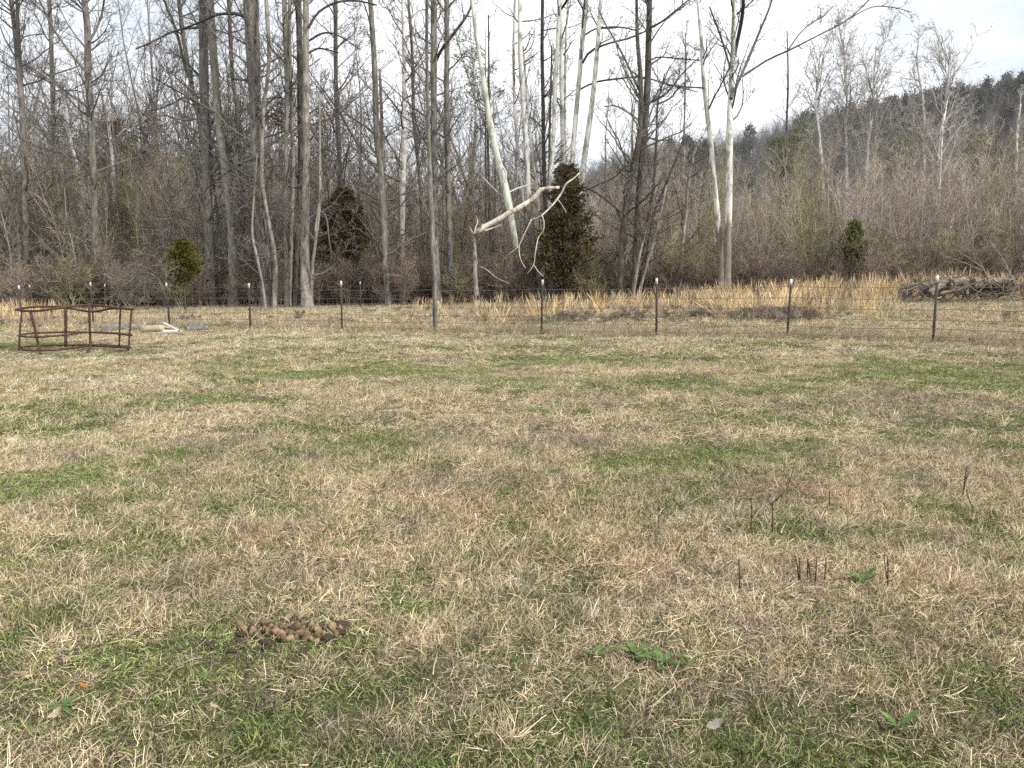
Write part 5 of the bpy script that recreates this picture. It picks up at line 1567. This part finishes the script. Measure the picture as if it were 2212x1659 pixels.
M['leaf_orange'] = plain('orange_dead_leaf', [(.3, (.22, .075, .03)), (.7, (.42, .17, .07))], 40, (1, 1, 1), .3, .002)
M['leaf_pale'] = plain('pale_dead_leaf', [(.3, (.30, .22, .16)), (.7, (.50, .39, .30))], 40, (1, 1, 1), .3, .002)
M['leaf_grey'] = plain('grey_dead_leaf', [(.3, (.18, .155, .13)), (.7, (.36, .32, .28))], 40, (1, 1, 1), .3, .002)
M['leaf_green'] = plain('weed_leaf', [(.3, (.05, .10, .025)), (.7, (.14, .22, .07))], 30, (1, 1, 1), .3, .002)


def leaf_mesh(name, L, W, curl, mat, seed, lobes=0.):
    rng = np.random.RandomState(seed)
    n = 9
    t = np.linspace(0, 1, n)
    w_ = W * np.sin(np.pi * np.clip(t, .02, .98)) ** .8 * (1 + lobes * np.sin(t * 22))
    z = curl * (t - .4) ** 2 * L + rng.normal(0, .01 * L, n)
    mid = np.stack([t * L, np.zeros(n), z], 1)
    e_ = np.stack([t * L, w_ / 2, z + w_ * .22], 1); f_ = np.stack([t * L, -w_ / 2, z + w_ * .22], 1)
    V = np.concatenate([e_, mid, f_])
    F = [[i, i + 1, i + n + 1, i + n] for i in range(n - 1)] + [[i + n, i + n + 1, i + 2 * n + 1, i + 2 * n] for i in range(n - 1)]
    mb = MB(); mb.add(V, F)
    return make_mesh(name, mb, mat, True)


def dead_leaf(label, px, py, L, mat, seed, tilt=.4, lift=.05):
    rng = np.random.RandomState(seed)
    p = ground_at(px, py); p[2] += lift
    o = tag(link('fallen_leaf', leaf_mesh('fallen_leaf', L, L * .5, rng.uniform(.3, 1.2), mat, seed, .18), None, p), label, 'leaf')
    o.rotation_euler = (rng.normal(0, tilt), rng.normal(0, tilt), rng.uniform(0, 6.28))


dead_leaf('bright orange dead leaf lying in the bottom left corner', 162, 1524, .036, M['leaf_orange'], 1)
dead_leaf('orange brown curled leaf right of the bright orange leaf', 192, 1516, .04, M['leaf_orange'], 2)
dead_leaf('pale pinkish dead leaf below the bright orange leaf', 142, 1556, .06, M['leaf_pale'], 3, .7)
dead_leaf('small white scrap of leaf right of the pale pinkish leaf', 172, 1556, .04, M['leaf_grey'], 4)
dead_leaf('pale leaf in the green grass below the droppings', 455, 1550, .04, M['leaf_pale'], 5, .6)
dead_leaf('grey dead leaf lying at the bottom right of centre', 1525, 1605, .06, M['leaf_grey'], 6)
dead_leaf('whitish leaf left of the row of cut stalks', 1652, 1243, .05, M['leaf_pale'], 7)
dead_leaf('light leaf lying left of the droppings in the field', 125, 1190, .05, M['leaf_grey'], 8)
dead_leaf('tan leaf in the grass right of the Y shaped weed', 1885, 1130, .06, M['leaf_pale'], 9)
dead_leaf('brown leaf in the foreground grass near the right edge', 2170, 1222, .06, M['leaf_orange'], 10)


def rosette(label, px, py, n, L, seed, up=.7, mat=None):
    rng = np.random.RandomState(seed)
    p = ground_at(px, py)
    root = tag(empty('leafy_weed', p), label, 'weed')
    for i in range(n):
        o = link('leaf', leaf_mesh('leaf', L * rng.uniform(.7, 1.2), L * .27, rng.uniform(-.6, .5), mat or M['leaf_green'], seed * 10 + i), root, (0, 0, .015))
        o.rotation_euler = (0, -rng.uniform(.2, 1.) * up, i * 6.28 / n + rng.normal(0, .3))


rosette('broad leaved green weed with pointed leaves in the right foreground', 1432, 1442, 6, .105, 1)
rosette('smaller green weed just left of the broad leaved one', 1372, 1425, 6, .10, 2)
rosette('low dull green weed left of the pair of green weeds', 1290, 1425, 5, .08, 3)
rosette('dark green weed tuft beside the thick forked stalk', 1862, 1262, 6, .09, 4)
rosette('flat green weed in the bottom left corner among dead leaves', 135, 1535, 7, .07, 5, .3)
rosette('green weed leaf tuft near the bottom right corner', 1940, 1580, 4, .09, 6)
rosette('small green weed right of the broad leaved one', 1490, 1436, 4, .07, 7)

# ------------------------------------------------------------------ thin winter haze
mb = MB()
x0, x1, y0, y1, z0, z1 = -640, 640, -320, 930, -14, 150
mb.add([(x0, y0, z0), (x1, y0, z0), (x1, y1, z0), (x0, y1, z0), (x0, y0, z1), (x1, y0, z1), (x1, y1, z1), (x0, y1, z1)], [[0, 3, 2, 1], [4, 5, 6, 7], [0, 1, 5, 4], [1, 2, 6, 5], [2, 3, 7, 6], [3, 0, 4, 7]])
hm = bpy.data.materials.new('haze_air')
hm.use_nodes = True
hn = hm.node_tree
hn.nodes.clear()
ho = hn.nodes.new('ShaderNodeOutputMaterial')
hv = hn.nodes.new('ShaderNodeVolumePrincipled')
hv.inputs['Color'].default_value = (.98, .97, .96, 1)
hv.inputs['Density'].default_value = .00014
hn.links.new(hv.outputs['Volume'], ho.inputs['Volume'])
tag(link('haze', make_mesh('haze', mb, hm)), 'thin pale winter haze over the field and hill', 'haze', None, 'stuff')
